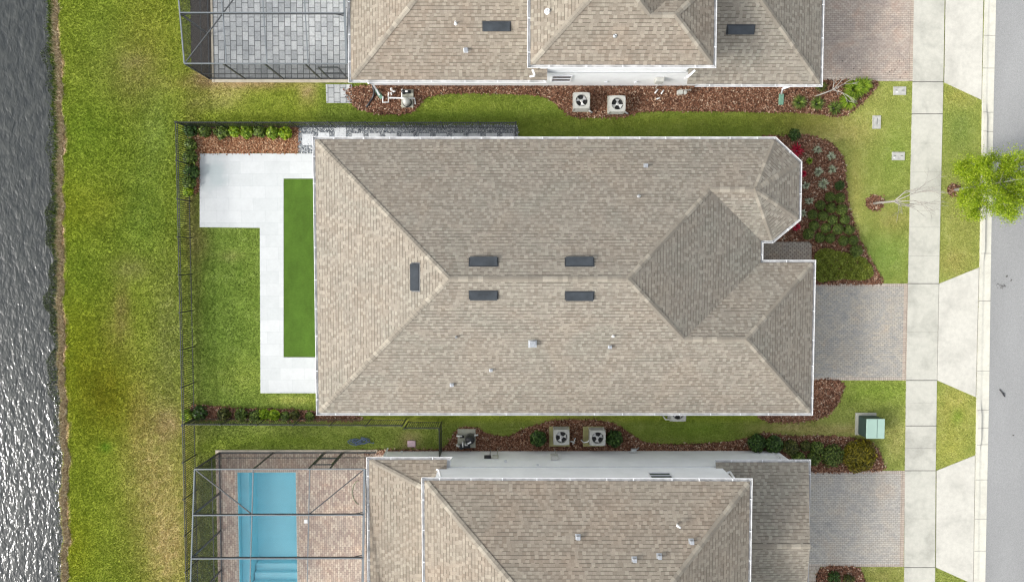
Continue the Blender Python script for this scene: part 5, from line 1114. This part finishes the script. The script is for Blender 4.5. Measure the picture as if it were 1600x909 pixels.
for i, (x, y, r, m_, lab) in enumerate(((292, 648, .3, 'lf_yellow', 'bright yellow shrub poking through the west fence'), (312, 645, .38, 'lf_dark', 'wide dark shrub beside the west fence, lower row'), (350, 647, .34, 'lf_olive', 'olive shrub third in the lower fence row'), (377, 648, .34, 'lf_mid', 'green shrub fourth in the lower fence row'), (399, 650, .32, 'lf_mid', 'dark green shrub touching the bright yellow one'), (413, 647, .3, 'lf_yellow', 'bright yellow green shrub, left half of the vivid pair'), (428, 648, .3, 'lf_yellow', 'bright yellow green shrub, right half of the vivid pair'), (446, 650, .24, 'lf_mid', 'small green shrub after the vivid yellow pair'), (461, 648, .24, 'lf_olive', 'small olive shrub, second last in the lower fence row'), (484, 650, .22, 'lf_mid', 'small green shrub nearest the house corner'))):
    shrub(x, y, r, m_, lab, 'shrubs along the lower fence', seed=i + 51, n_=260, size=.085, h=r * 1.2)
# trees
def branches(mb, p, d, L, r, depth, rnd, tips, spread=.5, up=.0, min_r=.006):
    n_ = 4; pts_ = [p]
    for i in range(n_):
        d = (d + Vector((rnd.uniform(-1, 1), rnd.uniform(-1, 1), rnd.uniform(-1, 1))) * .12 + Vector((0, 0, up))).normalized(); pts_.append(pts_[-1] + d * L / n_)
    mb.tube(pts_, r, 6 if r > .02 else 4, r1=max(r * .6, min_r))
    tips += pts_[1:]
    if depth > 0:
        for k in range(rnd.choice((2, 3, 3))):
            nd = (d + Vector((rnd.uniform(-1, 1), rnd.uniform(-1, 1), rnd.uniform(-.5, .7))) * spread).normalized()
            branches(mb, pts_[rnd.choice((2, 3, 4, 4))], nd, L * rnd.uniform(.6, .85), max(r * .55, min_r), depth - 1, rnd, tips, spread, up, min_r)
rnd = random.Random(12)
q = P(1364, 318, 0); root = empty('bare_tree', (q.x, q.y, 0), 0, 'small leafless tree with pale trunk in a mulch ring on the front lawn', 'tree')
mb = MB(); tips = []; mb.tube([(0, 0, 0), (.03, 0, .6), (.1, -.02, 1.3), (.16, -.03, 1.7)], .06, 10, r1=.045); mb.build('trunk', M['bark'], root)
mb = MB()
for dx, dy, dz, L in ((.5, .8, 1, .9), (1.0, -.45, .8, 1.1), (.8, .25, .9, 1.0), (.1, -.6, 1, .6), (.9, -.1, 1.2, 1.0)): branches(mb, Vector((.15, -.03, 1.6)), Vector((dx, dy, dz)).normalized(), L * .85, .03, 3, rnd, tips, .55, 0, .005)
mb.build('crown', M['bark'], root)
q = P(1273, 151, 0); root = empty('bare_shrub', (q.x, q.y, 0), 0, 'leafless pale branched shrub beside the top house garage corner', 'shrub'); mb = MB(); tips = []
mb.tube([(0, 0, .0), (.3, .08, .35), (.65, .2, .6)], .035, 8, r1=.028); mb.build('trunk', M['bark'], root)
mb = MB()
for dx, dy, dz, L in ((.2, 1, .3, .7), (1, .5, .4, .8), (.9, -.35, .3, .9), (.1, -.2, .6, .4), (.7, .9, .5, .8)): branches(mb, Vector((.62, .19, .58)), Vector((dx, dy, dz)).normalized(), L * .7, .024, 2, rnd, tips, .5, 0, .008)
mb.build('crown', M['bark'], root)
rnd = random.Random(5); q = P(1491, 297, 0); root = empty('street_tree', (q.x, q.y, 0), 0, 'young lime green feathery tree leaning over the kerb and road', 'tree')
mb = MB(); tips = []; mb.tube([(0, 0, 0), (.02, 0, .5), (.05, .02, 1.2), (.05, .03, 2.0), (.05, .02, 3.2)], .075, 10, r1=.03); mb.build('trunk', M['bark'], root)
mb = MB()
for i in range(22):
    a_ = i * 2.4 + rnd.uniform(-.3, .3); z = 1.3 + 2.1 * i / 22; ln = (1.62 - .45 * abs(i / 22 - .35)) * rnd.uniform(.75, 1.1)
    branches(mb, Vector((.05, .02, z)), Vector((math.cos(a_), math.sin(a_), .35)).normalized(), ln * .62, .02, 2, rnd, tips, .45, .02, .004)
mb.build('limbs', M['bark'], root)
T = np.array([tuple(t) for t in tips]); r = np.random.default_rng(3); sel = r.integers(0, len(T), 56000); Pn = T[sel] + r.normal(size=(56000, 3)) * .15
hole = np.sin(Pn[:, 0] * 5.1) * np.sin(Pn[:, 1] * 4.7 + 1) * np.sin(Pn[:, 2] * 4.3); Pn = Pn[hole < .36]
o = fast_mesh('crown', leafcloud(0, None, .031, 9, pts=Pn, up=.5, asp=2.6), 4, M['lf_lime']); o.parent = root

# ------------------------------------------------------------------ loose stuff: chips, pebbles, grass
def wpoly(p, z=0.0): return WP(p, z)
def scatter(poly, dens, margin=.06, seed=0):
    r = np.random.default_rng(seed); w_ = wpoly(poly); xs_ = [a_[0] for a_ in w_]; ys_ = [a_[1] for a_ in w_]; area = (max(xs_) - min(xs_)) * (max(ys_) - min(ys_)); n_ = int(area * dens)
    x = r.uniform(min(xs_), max(xs_), n_); y = r.uniform(min(ys_), max(ys_), n_); k = inpoly(x, y, w_); x, y = x[k], y[k]
    return x + r.normal(size=len(x)) * margin, y + r.normal(size=len(y)) * margin
def chips(name, beds, dens, mat, size, label, z=.035, asp=1.8, margin=.05, flat=.35):
    X, Y = [], []
    for i, b_ in enumerate(beds): x, y = scatter(b_, dens, margin, i + 5); kk = ~inpoly(x, y, wpoly([(1160, 377), (1269, 377), (1269, 412), (1160, 412)])); x, y = x[kk], y[kk]; X.append(x); Y.append(y)
    x, y = np.concatenate(X), np.concatenate(Y); n_ = len(x); r = np.random.default_rng(len(name)); c_ = np.stack([x, y, z + r.uniform(0, .035, n_)], 1)
    nr_ = r.normal(size=(n_, 3)) * flat; nr_[:, 2] += 1; nr_ /= np.linalg.norm(nr_, axis=1)[:, None]
    t = r.normal(size=(n_, 3)); t -= (t * nr_).sum(1)[:, None] * nr_; t /= np.linalg.norm(t, axis=1)[:, None]; b_ = np.cross(nr_, t); s_ = (size * r.uniform(.5, 1.5, n_))[:, None]
    V_ = np.stack([c_ - t * s_ * asp / 2 - b_ * s_ / 2, c_ + t * s_ * asp / 2 - b_ * s_ * .4, c_ + t * s_ * asp * .45 + b_ * s_ / 2, c_ - t * s_ * asp * .4 + b_ * s_ * .45], 1).reshape(-1, 3)
    return tag(fast_mesh(name, V_, 4, M[mat]), label, 'mulch', None, 'stuff')
chips('bark_mulch', [B_S, B_TOP, B_FRONT, B_SMALL, B_STRIP, B_BR, RING1, RING2], 900, 'chip_dark', .042, 'dark brown bark chips covering the planting beds')
chips('fresh_bark_mulch', [B_NW], 1500, 'chip_tan', .036, 'orange brown bark chips in the fence corner bed')
o = chips('gravel_stones', [GRAVEL], 1100, 'pebble', .036, 'blue grey gravel stones beside the stepping stones', .022, 1.25); o['category'] = 'gravel'

NOGRASS = [wpoly(p) for p in [B_NW, B_S, B_TOP, B_FRONT, B_SMALL, B_STRIP, B_BR, RING1, RING2, B_CAGE, GRAVEL, PATIO, TURF, LANDING, WALKPOLY] + list(DRV.values()) + list(APR.values())]
NOGRASS += [[(-8.9, -7.0), (13.4, -7.0), (13.4, 5.2), (-8.9, 5.2)], [(P(333, 0).x - .1, 8.8), (15, 8.8), (15, 22), (P(333, 0).x - .1, 22)], [(dx0, -22), (15, -22), (15, dy1 + .15), (dx0, dy1 + .15)], [(rw[0][0] - .6, 30), (rw[-1][0] - .55, -30), (60, -30), (60, 30)]]
def grass(dens, xr, yr, seed, hgt, wid, name, label, extra=None, keep=None, mat='blades'):
    r = np.random.default_rng(seed); n_ = int((xr[1] - xr[0]) * (yr[1] - yr[0]) * dens); x = r.uniform(*xr, n_); y = r.uniform(*yr, n_)
    jx, jy = x + r.normal(size=n_) * .022, y + r.normal(size=n_) * .022; ok = np.ones(n_, bool)
    for p in NOGRASS: ok &= ~inpoly(jx, jy, p)
    x, y = x[ok], y[ok]; px, py = topx(x, y); d = (px - shore_px(py)) * .0323
    ok = (d > .62) if keep is None else keep(d, py, r); x, y, px, py, d = x[ok], y[ok], px[ok], py[ok], d[ok]; n_ = len(x)
    a_ = r.uniform(0, 2 * math.pi, n_); h = hgt * r.uniform(.5, 1.4, n_); lean = r.uniform(.4, 1.5, n_) * h; w_ = wid * r.uniform(.6, 1.4, n_); z0 = np.maximum(ground_h(d), -.50) - .004
    ux, uy = np.cos(a_), np.sin(a_); bx_, by_ = r.normal(size=n_) * .5, r.normal(size=n_) * .5
    V_ = np.stack([np.stack([x - ux * w_, y - uy * w_, z0], 1), np.stack([x + ux * w_, y + uy * w_, z0], 1), np.stack([x + bx_ * lean, y + by_ * lean, z0 + h], 1)], 1).reshape(-1, 3)
    tn = np.repeat(tone(px, py), 3, 0)
    return tag(fast_mesh(name, V_, 3, M[mat], tn), label, 'grass', None, 'stuff')
grass(1150, (-24.0, -14.8), (-17, 14.5), 1, .05, .022, 'grass', 'yellow green rough grass of the open lawn by the lake')
grass(900, (-14.8, 24.5), (-17, 14.5), 2, .042, .02, 'mown_grass', 'mown grass of the yards, side strips and verge')
grass(1500, (-25.0, -21.5), (-17, 14.5), 3, .14, .02, 'bank_reeds', 'dead brown reeds and thatch along the lake bank', keep=lambda d, py, r: (d > .12) & (d < .64 + .08 * np.sin(py * .1)), mat='reed')
grass(900, (-25.5, -21.5), (-17, 14.5), 4, .16, .022, 'bank_weeds', 'green weeds at the water edge', keep=lambda d, py, r: (d > -.15) & (d < .28) & (r.uniform(0, 1, len(d)) < np.clip(1.1 - py / 520, .06, 1)), mat='reedgreen')
grass(1500, (-26.0, -21.5), (-17, 14.5), 6, .05, .03, 'pond_weed', 'pale grey green pond weed floating along the shore', keep=lambda d, py, r: (d > -.42 + .15 * np.sin(py * .05) + .1 * np.sin(py * .13)) & (d < .05) & (r.uniform(0, 1, len(d)) < np.clip(np.exp(-((py - 430) / 190) ** 2) + .35 * np.exp(-((py - 90) / 60) ** 2), .04, .8)), mat='algae')
